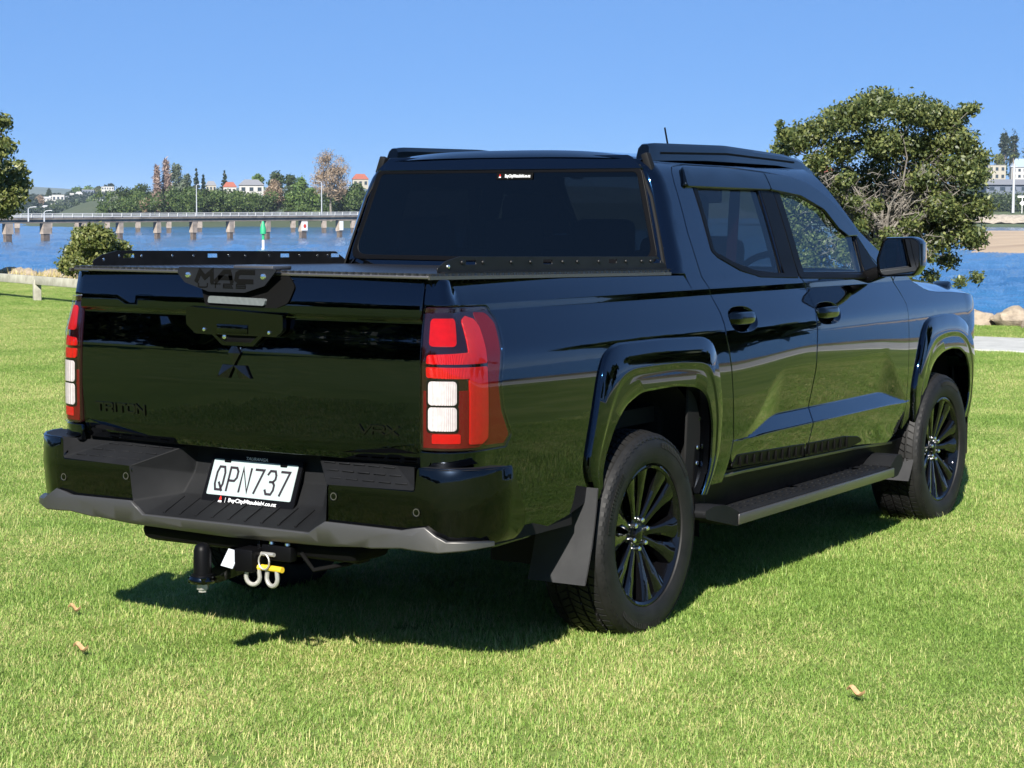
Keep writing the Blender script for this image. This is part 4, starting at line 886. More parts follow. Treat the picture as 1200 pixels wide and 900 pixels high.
# lawn
m = noise_vary(mat('lawn_soil_and_turf', (.10, .14, .03), 0.95, spec=.2), (.10, .155, .03), (.20, .24, .065), .9, 9, coord='World', bump=.6, bscale=60, bdist=.03, c2=(.14, .20, .042)); M['lawn'] = m
shore = [(-95, 120), (-60, 90), (-30, 62), (-12, 46.5), (-3, 37), (3.5, 30), (7.1, 26.6), (12, 21.5), (20, 14), (34, 4), (60, -12), (110, -50)]
inner = shore
poly = [W(a, b) for a, b in shore] + [W(110, -160), W(-220, -160), W(-220, 120)]
mb = MB(); mb.add(poly, [tuple(range(len(poly)))]); me = mb.mesh('lawn')
me.transform(Matrix.Translation((0, 0, .036))); tag(link('lawn', me, M['lawn']), kind='structure')
# bank from the lawn edge down to the water
m = noise_vary(mat('bank_earth', (.2, .17, .11), .95, spec=.2), (.16, .13, .08), (.34, .29, .19), 1.6, 8, coord='World', bump=.8, bscale=9, bdist=.2); M['bank'] = m
rows = []
pts = resample(np.array(shore), 160)
nrm2 = np.gradient(pts, axis=0); nrm2 = np.stack([-nrm2[:, 1], nrm2[:, 0]], 1); nrm2 /= np.linalg.norm(nrm2, axis=1)[:, None]
nrm2 *= np.sign((nrm2 @ np.array([1, 1.])))[:, None]
for k, (o_, z_) in enumerate(((-.25, -.02), (.0, .02), (.5, .10), (1.2, -.1), (3.0, -1.3), (6.0, -3.4))):
    rows.append([tuple(W(p[0] + q[0] * o_, p[1] + q[1] * o_, z_ + (rng.uniform(-.05, .05) if 1 < k < 5 else 0))) for p, q in zip(pts, nrm2)])
tag(MB().grid(np.array(rows)).build('shore_bank', M['bank'], None, 60), kind='structure')
# footpath
m = noise_vary(mat('path_concrete', (.36, .36, .33), .9), (.30, .30, .28), (.42, .42, .39), 4, 8, coord='World', bump=.3, bscale=120, bdist=.004); M['concrete_path'] = m
cl = smooth_open([(-4, 27.6), (0, 26.4), (5.8, 22.9), (12, 18.6), (20, 11.5), (40, -4), (70, -24)], 70, 3)
tn = np.gradient(cl, axis=0); nn_ = np.stack([-tn[:, 1], tn[:, 0]], 1); nn_ /= np.linalg.norm(nn_, axis=1)[:, None]
G = np.array([[tuple(W(*(p + q * o_), z_)) for p, q in zip(cl, nn_)] for o_, z_ in ((-1.18, .03), (-1.16, .055), (1.16, .055), (1.18, .03))])
tag(MB().grid(G).build('footpath', M['concrete_path'], None, 20), kind='structure')
# water
m = mat('estuary_water', (.012, .060, .125), .10, spec=.5); t = NT(m); b = bsdf(m); b.inputs['IOR'].default_value = 1.33
g = t.new('NewGeometry'); mp = t.new('Mapping'); mp.inputs['Rotation'].default_value = (0, 0, -YAW + .25); mp.inputs['Scale'].default_value = (.55, 1.5, 1)
t.ln(g.outputs['Position'], mp.inputs['Vector'])
n1 = t.new('TexNoise', i_Scale=.9, i_Detail=8.0, i_Roughness=.62); t.ln(mp.outputs[0], n1.inputs['Vector'])
bp = t.new('Bump', i_Strength=.35, i_Distance=.4); t.ln(n1.outputs[0], bp.inputs['Height']); t.ln(bp.outputs[0], b.inputs['Normal'])
n2 = t.new('TexNoise', i_Scale=.02, i_Detail=5.0); t.ln(mp.outputs[0], n2.inputs['Vector'])
rp = t.new('ValToRGB'); rp.color_ramp.elements[0].position = .35; rp.color_ramp.elements[1].position = .65
rp.color_ramp.elements[0].color = (.014, .085, .21, 1); rp.color_ramp.elements[1].color = (.028, .135, .29, 1)
t.ln(n2.outputs[0], rp.inputs[0]); t.ln(rp.outputs[0], b.inputs['Base Color']); M['water'] = m
mb = MB(); mb.add([W(-9000, -600, WZ - .25), W(9000, -600, WZ - .25), W(9000, 8800, WZ - .25), W(-9000, 8800, WZ - .25)], [(0, 1, 2, 3)])
# rippled surface: rows close together near the shore, wider apart far out
dr_ = [24.0]
while dr_[-1] < 1500: dr_.append(dr_[-1] + max(.10, dr_[-1] ** 2 / 10300 * .9))
dr_ = np.array(dr_); ca_ = np.linspace(-.40, .40, 760); stp_ = np.gradient(dr_)
H = rng.normal(size=(len(dr_), len(ca_)))
for k_ in (1, 2, 4): H = (H + np.roll(H, k_, 1) + np.roll(H, -k_, 1)) / 1.75
H = H + .8 * np.repeat(np.repeat(rng.normal(size=(len(dr_) // 3 + 1, len(ca_) // 9 + 1)), 3, 0), 9, 1)[:len(dr_), :len(ca_)]
H = H * np.minimum(stp_ * .055, .075)[:, None]
P = np.zeros((len(dr_), len(ca_), 3)); LL = dr_[:, None] * ca_[None]
P[..., 0] = CX + RT.x * LL + FW.x * dr_[:, None]; P[..., 1] = CY + RT.y * LL + FW.y * dr_[:, None]; P[..., 2] = WZ + H
a_, b_ = len(dr_), len(ca_); I = np.arange(a_ * b_).reshape(a_, b_); Fq = np.stack([I[:-1, :-1], I[:-1, 1:], I[1:, 1:], I[1:, :-1]], -1).reshape(-1, 4)
me = bpy.data.meshes.new('water'); nv = a_ * b_; V0 = np.array([tuple(q) for q in mb.v]); V_ = np.concatenate([P.reshape(-1, 3), V0]); Fq = np.concatenate([Fq, [[nv, nv + 1, nv + 2, nv + 3]]])
me.vertices.add(len(V_)); me.vertices.foreach_set('co', V_.ravel()); me.loops.add(Fq.size); me.loops.foreach_set('vertex_index', Fq.ravel()); me.polygons.add(len(Fq)); me.polygons.foreach_set('loop_start', np.arange(0, Fq.size, 4)); me.update(calc_edges=True)
me.polygons.foreach_set('use_smooth', [True] * len(Fq)); tag(link('water', me, M['water']), kind='structure')

# ---- terrain across the water
def noise2(x, y, s=1.0, seed=0):
    from mathutils import noise
    return noise.noise(Vector((x * s + seed * 17.3, y * s - seed * 5.1, seed * 3.7)))
def terrain(name, L0, L1, d0, d1, nx, ny, hf, m):
    P = np.array([[tuple(W(L0 + (L1 - L0) * i / (nx - 1), d, hf(L0 + (L1 - L0) * i / (nx - 1), d))) for i in range(nx)] for d in np.linspace(d0, d1, ny)])
    return tag(MB().grid(P).build(name, m, None, 60), kind='structure')
M['far_grass'] = noise_vary(mat('far_grass', (.08, .12, .03), .95), (.03, .052, .018), (.085, .105, .035), .05, 6, coord='World')
M['sand'] = noise_vary(mat('sand', (.34, .25, .16), .9), (.27, .195, .125), (.42, .32, .21), .03, 7, coord='World')
M['hill'] = noise_vary(mat('hill_bush', (.05, .07, .03), .95), (.03, .05, .022), (.08, .09, .045), .004, 6, coord='World')
sm = lambda t: max(0, min(1, t)) ** 2 * (3 - 2 * max(0, min(1, t)))
terrain('far_bank', -260, 60, 690, 1000, 40, 12, lambda L, d: WZ - .5 + (5.5 * sm((d - 690) / 60) + 6 * sm((d - 760) / 200)) * sm((L * 760 / d + 190) / 28) + noise2(L, d, .02) * .3, M['hill'])
def town_h(L, d): return WZ - 1 + (8 + 10.5 * sm((d - 1740) / 380)) * sm((d - 1600) / 160) + 6 * math.exp(-((L + 440) / 90) ** 2) * sm((d - 1900) / 250) + noise2(L, d, .01) * 1.2
terrain('town_hill', -700, -200, 1600, 2500, 40, 20, town_h, M['far_grass'])
def sand_h(L, d):
    e = sm((d - 244 - noise2(L, 0, .03) * 6) / 14) * sm((600 - d) / 30) * sm((L - d * .205) / 22); return WZ - .45 + 1.25 * e
terrain('sandbank', 30, 330, 236, 610, 60, 50, sand_h, M['sand'])
def head_h(L, d): return WZ - .6 + 2.2 * sm((d - 900) / 40) + 5.2 * sm((d - 945) / 25) + 6 * sm((d - 985) / 110) + 14 * sm((d - 1090) / 200) + noise2(L, d, .02) * .5
terrain('headland', 120, 620, 900, 1500, 40, 40, head_h, M['far_grass'])
mb = MB(); rows = []
for j, (dd, f0) in enumerate(((945, 0.15), (951, .6), (958, 1.0), (966, .75))):
    rows.append([tuple(W(L, dd, WZ + 1.4 + f0 * 4.6 + noise2(L, dd, .3) * .7)) for L in np.linspace(130, 420, 150)])
M['seawall'] = noise_vary(mat('sea_wall_stone', (.32, .27, .21), .95), (.2, .17, .13), (.42, .36, .28), .5, 8, coord='World')
tag(mb.grid(np.array(rows)).build('stone_bank', M['seawall'], None, 60), kind='structure')
rows = []
for dd in np.linspace(6300, 8200, 14):
    rows.append([tuple(W(L, dd, WZ - 2 + (112 + 26 * noise2(L, 0, .0011, 2) + 9 * noise2(L, dd, .004, 5)) * math.sin(PI * (dd - 6300) / 1900) ** .8)) for L in np.linspace(-4200, 4200, 220)])
tag(MB().grid(np.array(rows)).build('hills', M['hill'], None, 80), kind='structure')

# ---- rocks
M['rock'] = noise_vary(mat('shore_rock', (.3, .25, .19), .9), (.20, .165, .125), (.42, .345, .26), 2.2, 9, coord='Object', bump=.7, bscale=9, bdist=.06)
def rock_mesh(seed):
    bm = bmesh.new(); bmesh.ops.create_icosphere(bm, subdivisions=3, radius=1.0)
    from mathutils import noise
    for v in bm.verts:
        p = v.co * 1.3 + Vector((seed * 9.1, 0, seed)); q = Vector([round(c * 1.6) / 1.6 for c in v.co])
        v.co = v.co.lerp(q, .22) * (1 + .28 * noise.noise(p) + .10 * noise.noise(p * 3.1)); v.co.z *= .72
    me = bpy.data.meshes.new('boulder'); bm.to_mesh(me); bm.free(); shade(me, 40); me.materials.append(M['rock']); return me
RM = [rock_mesh(k) for k in range(6)]
M['rock_red'] = noise_vary(mat('reddish_rock', (.3, .2, .15), .9), (.22, .13, .095), (.40, .27, .20), 2.2, 9, coord='Object', bump=.7, bscale=9, bdist=.06)
def boulder(L, d, z, s, label, group, k):
    me = RM[k % 6]
    if label.startswith('reddish'): me = me.copy(); me.materials[0] = M['rock_red']
    o = link('boulder', me); o.location = W(L, d, z); o.scale = (s * rng.uniform(.85, 1.35), s * rng.uniform(.8, 1.1), s * rng.uniform(.8, 1.0)); o.rotation_euler = (0, 0, rng.uniform(0, 6.28))
    return tag(o, label, 'boulder', group)
for k, (L, d, z, s, lb) in enumerate((
    (5.95, 27.6, .04, .34, 'reddish boulder on the shore closest to the truck bonnet'), (6.45, 27.35, .02, .36, 'broad tan boulder right of the reddish one on the shore'), (6.98, 27.0, .12, .24, 'rounded pale boulder near the right edge of the picture'),
    (7.25, 26.3, .02, .30, 'brown boulder at the right edge of the picture behind grass'), (5.4, 28.3, .0, .32, 'boulder low on the shore, mostly hidden behind the truck nose'))):
    boulder(L, d, z, s, lb, None, k)
k = 0
for L in np.arange(-16.5, -7.2, .24):
    d = float(np.interp(L, [q[0] for q in shore], [q[1] for q in shore]))
    boulder(L + rng.uniform(-.1, .1), d + .55 + rng.uniform(-.3, .5), rng.uniform(-.06, .10), rng.uniform(.14, .32), 'pale rock in the dry bank beyond the wooden rail at the left', 'rocks along the left bank', k); k += 1
# dry tufts on the left bank
M['straw'] = noise_vary(mat('dry_grass', (.42, .34, .15), .9), (.30, .25, .10), (.52, .43, .20), 1.5, 5, coord='World')
mb = MB()
for _ in range(2600):
    L = rng.uniform(-17, -6.6); d = float(np.interp(L, [q[0] for q in shore], [q[1] for q in shore])) + rng.uniform(-.1, 1.0); p = W(L, d, .0)
    if noise2(L, d, 1.3, 3) < -.05: continue
    h = rng.uniform(.10, .30); a = rng.uniform(0, 6.28); dx, dy = math.cos(a) * .012, math.sin(a) * .012; lx, ly = rng.uniform(-.1, .1, 2)
    mb.add([(p.x - dx, p.y - dy, .0), (p.x + dx, p.y + dy, .0), (p.x + lx, p.y + ly, h)], [(0, 1, 2)])
tag(mb.build('dry_grass', M['straw']), kind='stuff')

# ---- low wooden rail fence
M['rail_wood'] = noise_vary(mat('weathered_rail', (.42, .41, .34), .85), (.22, .21, .165), (.38, .37, .30), 7, 8, bump=.4, bscale=40, bdist=.01)
pA, pB = Vector((-14.2, 42.0)), Vector((-4.6, 28.4))
fn = thing('rail_fence', 'low pale wooden rail fence crossing the lawn on the left', 'fence', W(pA.x, pA.y))
n = 9
for i in range(n):
    q = pA.lerp(pB, i / (n - 1)); p = W(q.x, q.y) - W(pA.x, pA.y)
    o = MB().box((0, 0, .15), (.13, .13, .50), None, .012).build('post', M['rail_wood'], fn); o.location = p; o.rotation_euler = (0, 0, -YAW + .4)
    if i < n - 1:
        q2 = pA.lerp(pB, (i + 1) / (n - 1)); p2 = W(q2.x, q2.y) - W(pA.x, pA.y); v = p2 - p
        o = MB().box((0, 0, 0), (v.length - .006, .11, .145), None, .012).build('rail', M['rail_wood'], fn); o.location = (p + p2) / 2 + Vector((0, 0, .385)); o.rotation_euler = (0, 0, math.atan2(v.y, v.x))

# ---- trees
def leaf_mat(name, c0, c1, c2, trans=.35, rough=.55):
    m = bpy.data.materials.new(name); m.use_nodes = True; t = NT(m); t.n.clear(); out = t.new('OutputMaterial')
    g = t.new('NewGeometry'); rp = t.new('ValToRGB'); rp.color_ramp.elements[0].color = (*c0, 1); rp.color_ramp.elements[1].color = (*c1, 1)
    e = rp.color_ramp.elements.new(.55); e.color = (*c2, 1); t.ln(g.outputs['Random Per Island'], rp.inputs[0])
    pb = t.new('BsdfPrincipled', i_Roughness=rough); pb.inputs['Specular IOR Level'].default_value = .35; tl = t.new('BsdfTranslucent'); mx = t.new('MixShader', i_0=trans)
    t.ln(rp.outputs[0], pb.inputs['Base Color']); t.ln(rp.outputs[0], tl.inputs[0]); t.ln(pb.outputs[0], mx.inputs[1]); t.ln(tl.outputs[0], mx.inputs[2]); t.ln(mx.outputs[0], out.inputs[0])
    return m
M['leaf_tree'] = leaf_mat('coastal_tree_leaf', (.035, .055, .017), (.20, .215, .07), (.085, .11, .034), .3, .45)
M['leaf_dark'] = leaf_mat('dark_leaf', (.025, .045, .018), (.085, .115, .035), (.05, .075, .025))
M['leaf_mid'] = leaf_mat('mid_leaf', (.04, .075, .02), (.12, .16, .045), (.07, .11, .03))
M['leaf_light'] = leaf_mat('light_leaf', (.07, .13, .03), (.17, .24, .06), (.11, .18, .045))
M['leaf_grey'] = leaf_mat('grey_green_leaf', (.08, .11, .07), (.17, .20, .13), (.12, .15, .10))
M['leaf_pine'] = leaf_mat('pine_leaf', (.020, .036, .022), (.06, .075, .045), (.035, .055, .032))
M['leaf_olive'] = leaf_mat('olive_leaf', (.06, .085, .02), (.22, .23, .07), (.12, .14, .04), .3, .45)
M['twig_pink'] = leaf_mat('bare_twigs_pink', (.17, .12, .10), (.32, .24, .20), (.24, .175, .145), .1)
M['twig_brown'] = leaf_mat('bare_twigs_brown', (.16, .11, .07), (.33, .25, .17), (.24, .18, .12), .1)
M['bark'] = noise_vary(mat('bark', (.16, .13, .10), .9), (.10, .08, .06), (.24, .20, .16), 3, 8)
M['bark_pale'] = noise_vary(mat('pale_bark', (.22, .20, .17), .9), (.085, .075, .065), (.23, .21, .18), 7, 8)
def leaves(blobs, n, size, elong=1.6, shell=.55, seed=0, droop=.0, tri=False):
    """n leaf quads spread over blobs (x,y,z,rx,ry,rz), thicker towards each blob's outside"""
    r_ = np.random.default_rng(seed); B = np.array(blobs, float); wgt = (B[:, 3] * B[:, 4] * B[:, 5]) ** (2 / 3); wgt /= wgt.sum()
    k = r_.choice(len(B), n, p=wgt); D = r_.normal(size=(n, 3)); D /= np.linalg.norm(D, axis=1)[:, None]
    rad = 1 - (1 - shell) * r_.random(n) ** 1.5
    rad *= 1 + .16 * r_.normal(size=n)
    P = B[k, :3] + D * B[k, 3:] * rad[:, None]
    nrm = D * .6 + r_.normal(size=(n, 3)) * .7; nrm /= np.linalg.norm(nrm, axis=1)[:, None]
    a = np.cross(nrm, r_.normal(size=(n, 3))); a /= np.linalg.norm(a, axis=1)[:, None]; b = np.cross(nrm, a)
    s = size * (.6 + .8 * r_.random(n))[:, None]; a = a * s * elong * .5; b = b * s * .5
    P[:, 2] -= droop * r_.random(n)
    V = np.stack([P - a, P - b * .9 + a * .1, P + a, P + b * .9 + a * .1], 1).reshape(-1, 3)
    me = bpy.data.meshes.new('crown'); me.vertices.add(4 * n); me.vertices.foreach_set('co', V.ravel())
    me.loops.add(4 * n); me.loops.foreach_set('vertex_index', np.arange(4 * n)); me.polygons.add(n); me.polygons.foreach_set('loop_start', np.arange(0, 4 * n, 4)); me.update(calc_edges=True); me.validate()
    return me
def limb_path(a, b, sag, k, r_):
    a, b = Vector(a), Vector(b); out = []
    for i in range(k + 1):
        t = i / k; p = a.lerp(b, t); wv = math.sin(PI * t); out.append(p + Vector((r_.uniform(-1, 1) * sag * wv, r_.uniform(-1, 1) * sag * wv, sag * .6 * wv)))
    return out
def tree(name, label, cat, L, d, z, blobs, n, size, leafm, barkm, trunk_r, group=None, seed=1, limbs=True, trunk_top=None, **kw):
    """blobs in metres relative to the trunk foot"""
    root = thing(name, label, cat, W(L, d, z), -YAW, group)
    r_ = random.Random(seed); cz_ = sum(b[2] for b in blobs) / len(blobs); ctr = Vector((sum(b[0] for b in blobs) / len(blobs), sum(b[1] for b in blobs) / len(blobs), cz_))
    top = Vector(trunk_top) if trunk_top else Vector((ctr.x * .6, ctr.y * .6, cz_ * .62))
    mb = MB(); mb.tube(limb_path((0, 0, -.2), top, trunk_r * .8, 5, r_), [trunk_r * (1.25 - .11 * i) for i in range(6)], 8)
    if limbs:
        for b in blobs: mb.tube(limb_path(top * .85, b[:3], trunk_r * 2, 4, r_), [trunk_r * .55, trunk_r * .45, trunk_r * .32, trunk_r * .2, trunk_r * .08], 6)
    mb.build('trunk', barkm, root, 60)
    link('crown', leaves(blobs, n, size, seed=seed, **kw), leafm, root)
    return root
def blobs_round(w, h, base, n, seed, squash=.8):
    r_ = random.Random(seed); out = []
    for i in range(n):
        t = r_.random(); a = r_.uniform(0, 2 * PI); zz = base + (h - base) * (.12 + .80 * t); rr = w * math.sqrt(max(.05, 1 - (2 * t - .85) ** 2 * .85)) * r_.uniform(.25, .72)
        s = w * r_.uniform(.32, .5); out.append((math.cos(a) * rr, math.sin(a) * rr, zz, s, s, s * squash))
    return out
def blobs_ball(w, h, n, seed):
    r_ = random.Random(seed); out = []
    while len(out) < n:
        a, b, c = (r_.uniform(-1, 1) for _ in range(3))
        if .25 < a * a + b * b + c * c < 1: out.append((a * w * .78, b * w * .78, h * .60 + c * h * .34, w * .34, w * .34, h * .10))
    return out
def blobs_column(w, h, base, n): return [(0, 0, base + (h - base) * (i + .5) / n, w * (1.0 - .75 * abs(i / (n - 1) - .35)), w * (1.0 - .75 * abs(i / (n - 1) - .35)), (h - base) / n) for i in range(n)]
def blobs_cone(w, h, base, n): return [(0, 0, base + (h - base) * (i + .5) / n, w * (1.02 - i / n), w * (1.02 - i / n), (h - base) / n * .42) for i in range(n)]

# spreading coastal tree behind the truck's bonnet: branching limbs, clumped crown, bare twigs low down
def coastal_tree():
    root = thing('coastal_tree', 'spreading evergreen tree with grey bare twigs standing behind the front of the truck', 'tree', W(4.95, 27.4, 0), -YAW)
    r_ = random.Random(11); X = lambda px, v: ((px - 1017) * .01187, (379 - v) * .01187)
    mb = MB(); tw = MB()
    clumps = [(930, 160, 22), (915, 172, 13), (955, 150, 24), (985, 135, 26), (1010, 125, 26), (1040, 112, 24), (1065, 125, 26), (1095, 128, 26), (1120, 135, 22), (1136, 122, 12), (1130, 160, 24), (1148, 178, 18), (1140, 200, 22), (1120, 190, 24), (1095, 165, 26), (1060, 160, 24), (1025, 160, 24), (990, 170, 22), (960, 185, 18),
              (1150, 235, 20), (1130, 250, 26), (1100, 235, 24), (1080, 205, 18), (1075, 260, 22), (1050, 275, 18), (1110, 275, 22), (1140, 272, 20), (1128, 300, 16), (1010, 255, 16), (1030, 235, 16), (1075, 308, 14), (1095, 318, 13), (1040, 300, 16), (1000, 230, 13), (1015, 290, 18), (930, 215, 18), (945, 240, 20), (925, 260, 22), (955, 275, 22), (970, 300, 22), (940, 300, 24), (915, 235, 16), (985, 320, 20), (990, 275, 12), (965, 250, 10), (985, 205, 14), (980, 215, 12), (1055, 330, 18), (1020, 335, 18), (1090, 295, 12)]
    trunk = [(0, 0, -.1), (.05, .05, .5), (.18, .0, .95), (.25, .1, 1.3)]
    mb.tube(trunk, [.13, .11, .095, .075], 10)
    blobs = []
    for px, v, s in clumps:
        x, z = X(px, v); ss = s * .01187; back = 2 if z > 1.2 else 1
        for q in range(back):
            has_limb = r_.random() < .5
            y = r_.uniform(-.75, .75) * (1.0 - abs(x - .2) / 2.4)
            blobs.append((x + r_.uniform(-.05, .05), y, z, ss * .95, ss * 1.1, ss * .72))
            if not has_limb: continue
            a = Vector(trunk[r_.choice((1, 2, 3, 3))]); e = Vector((x, y, z - ss * .2)); k = 6; pth = limb_path(a, e, .14, k, r_)
            mb.tube(pth, [.026, .021, .017, .013, .010, .007, .004], 6)
            for _ in range(9):
                i = r_.randrange(2, k); p = pth[i]; q2 = p + Vector((r_.uniform(-1, 1), r_.uniform(-1, 1), r_.uniform(-.7, .8))) * .30; mid = p.lerp(q2, .5) + Vector((r_.uniform(-.05, .05), r_.uniform(-.05, .05), r_.uniform(-.04, .06)))
                tw.tube([p, mid, q2], [.007, .005, .002], 4, False)
                for _2 in range(3):
                    s2 = mid.lerp(q2, r_.random()); tw.tube([s2, s2 + Vector((r_.uniform(-1, 1), r_.uniform(-1, 1), r_.uniform(-1, 1))) * .13], [.004, .0015], 3, False)
    for px, v, s, y in ((975, 215, 26, .55), (1005, 205, 26, .6), (1035, 210, 28, .65), (1070, 215, 28, .6), (1100, 210, 26, .6), (1045, 250, 30, .6), (1080, 250, 30, .65), (1010, 250, 26, .6), (1035, 285, 24, .55), (1070, 285, 26, .5), (1000, 280, 22, .5), (1110, 255, 26, .5), (985, 240, 18, .4), (1020, 310, 22, .4), (1050, 310, 20, .5), (1080, 180, 26, .2), (1040, 185, 24, .3), (1120, 225, 22, .2)):
        x, z = X(px, v); blobs.append((x, y, z, s * .0118, .30, s * .0110))
    for px, v, s in ((1012, 302, 17), (1036, 272, 15), (1050, 312, 18), (1028, 325, 20), (1068, 288, 14), (1002, 262, 12), (1060, 255, 12), (985, 292, 14), (912, 151, 8), (920, 158, 10), (908, 142, 5), (1140, 318, 9), (1118, 322, 8), (1020, 235, 10)):
        x, z = X(px, v); blobs.append((x, r_.uniform(-.75, -.45), z, s * .0118, .16, s * .0105))
    for _ in range(110):      # bare grey twigs in the middle of the crown
        x, z = X(r_.uniform(950, 1090), r_.uniform(195, 325)); p = Vector((x, r_.uniform(-.7, .1), z)); q1 = p + Vector((r_.uniform(-1, 1) * .16, r_.uniform(-.1, .1), r_.uniform(-.08, .10))); q2 = q1 + Vector((r_.uniform(-1, 1) * .16, r_.uniform(-.1, .1), r_.uniform(-.08, .12)))
        tw.tube([p, q1, q2], [.006, .005, .002], 4, False)
        for _2 in range(3): s2 = p.lerp(q2, r_.random()); tw.tube([s2, s2 + Vector((r_.uniform(-1, 1), r_.uniform(-.5, .5), r_.uniform(-1, 1))) * .11], [.0035, .0012], 3, False)
    mb.build('trunk', M['bark_pale'], root, 60); tw.build('twigs', M['bark_pale'], root, 60)
    link('crown', leaves(blobs, 76000, .034, 1.8, .35, 5, .03), M['leaf_tree'], root)
coastal_tree()
# tree at the left edge and bush beside the tray
def px_blobs(lst, d, cx_, base_v, depth=.7, seed=2):
    r_ = random.Random(seed); k = d / 2275.1
    return [((px - cx_) * k, r_.uniform(-depth, depth), (base_v - v) * k, s * k, s * k * 1.1, s * k * .8) for px, v, s in lst]
bl = px_blobs([(-5, 150, 14), (-8, 178, 20), (5, 185, 16), (-5, 205, 24), (12, 205, 16), (20, 222, 14), (0, 228, 26), (14, 240, 20), (-15, 245, 26), (4, 252, 14), (22, 234, 12), (-30, 190, 30), (-35, 225, 34), (-45, 255, 26), (-20, 140, 12), (-60, 220, 30), (-55, 180, 24)], 46, -30, 335, .8)
tree('broadleaf_tree', 'olive green leafy tree cut off by the left edge above the rail', 'tree', -12.74, 46, -.05, bl, 14000, .075, M['leaf_olive'], M['bark'], .09, seed=4, elong=1.5, shell=.5)
bl = px_blobs([(85, 300, 16), (98, 288, 18), (112, 280, 18), (125, 282, 16), (138, 295, 14), (80, 314, 14), (105, 308, 20), (125, 305, 18), (143, 306, 10), (112, 272, 9), (92, 275, 8)], 43, 105, 339, .45)
tree('shrub', 'rounded olive shrub on the bank behind the left corner of the tray', 'shrub', -9.36, 43, -.1, bl, 15000, .052, M['leaf_olive'], M['bark'], .05, seed=8, elong=1.9, shell=.35)

# wood across the water, tree by tree
d0 = 760
def far_tree(px, top, hw, kind, d=None, base_v=None, label=None, seed=0, group=None):
    d = d or d0; k = d / 2275.1; L = (px - 600) * k; z = head if False else None
    gz = far_ground(L, d); h = (1.5314 - gz) + (252.7 - top) * k; w = hw * k
    rr = max(.15, h * .012)
    kw = dict(seed=seed)
    if kind == 'poplar': bl = blobs_column(w * .8, h, h * .05, 9); args = (bl, 1500, .42 * d / 760, M['twig_pink'], M['bark'], rr); kw.update(elong=5.0, shell=.1)
    elif kind == 'bare': bl = blobs_ball(w, h, 46, seed); args = (bl, 5200, .26 * d / 760, M['twig_brown'], M['bark_pale'], rr * 1.3); kw.update(elong=5.0, shell=.1)
    elif kind == 'pine': bl = blobs_cone(w, h, h * .12, 9); args = (bl, 700, .75 * d / 760, M['leaf_pine'], M['bark'], rr); kw.update(limbs=False)
    elif kind == 'conifer': bl = blobs_cone(w, h, 0.5, 6); args = (bl, 700, .8 * d / 760, M['leaf_dark'], M['bark'], rr); kw.update(limbs=False, shell=.7)
    else:
        bl = blobs_round(w * 1.15, h, h * .02, 22, seed) + [(0, 0, h * .55, w * .7, w * .7, h * .4)]; args = (bl, 1900, .62 * d / 760, M[kind], M['bark'], rr); kw.update(shell=.5)
    return tree({'poplar': 'poplar_tree', 'bare': 'bare_tree', 'pine': 'pine_tree', 'conifer': 'conifer'}.get(kind, 'broadleaf_tree'), label, 'tree', L, d, gz, *args, group=group, **kw)
def far_ground(L, d):
    if d < 1100 and L < 100: return WZ - .5 + (5.5 * sm((d - 690) / 60) + 6 * sm((d - 760) / 200)) * sm((L * 760 / d + 190) / 28)
    if L > 100: return head_h(L, d)
    return town_h(L, d)
G1 = 'trees across the water'
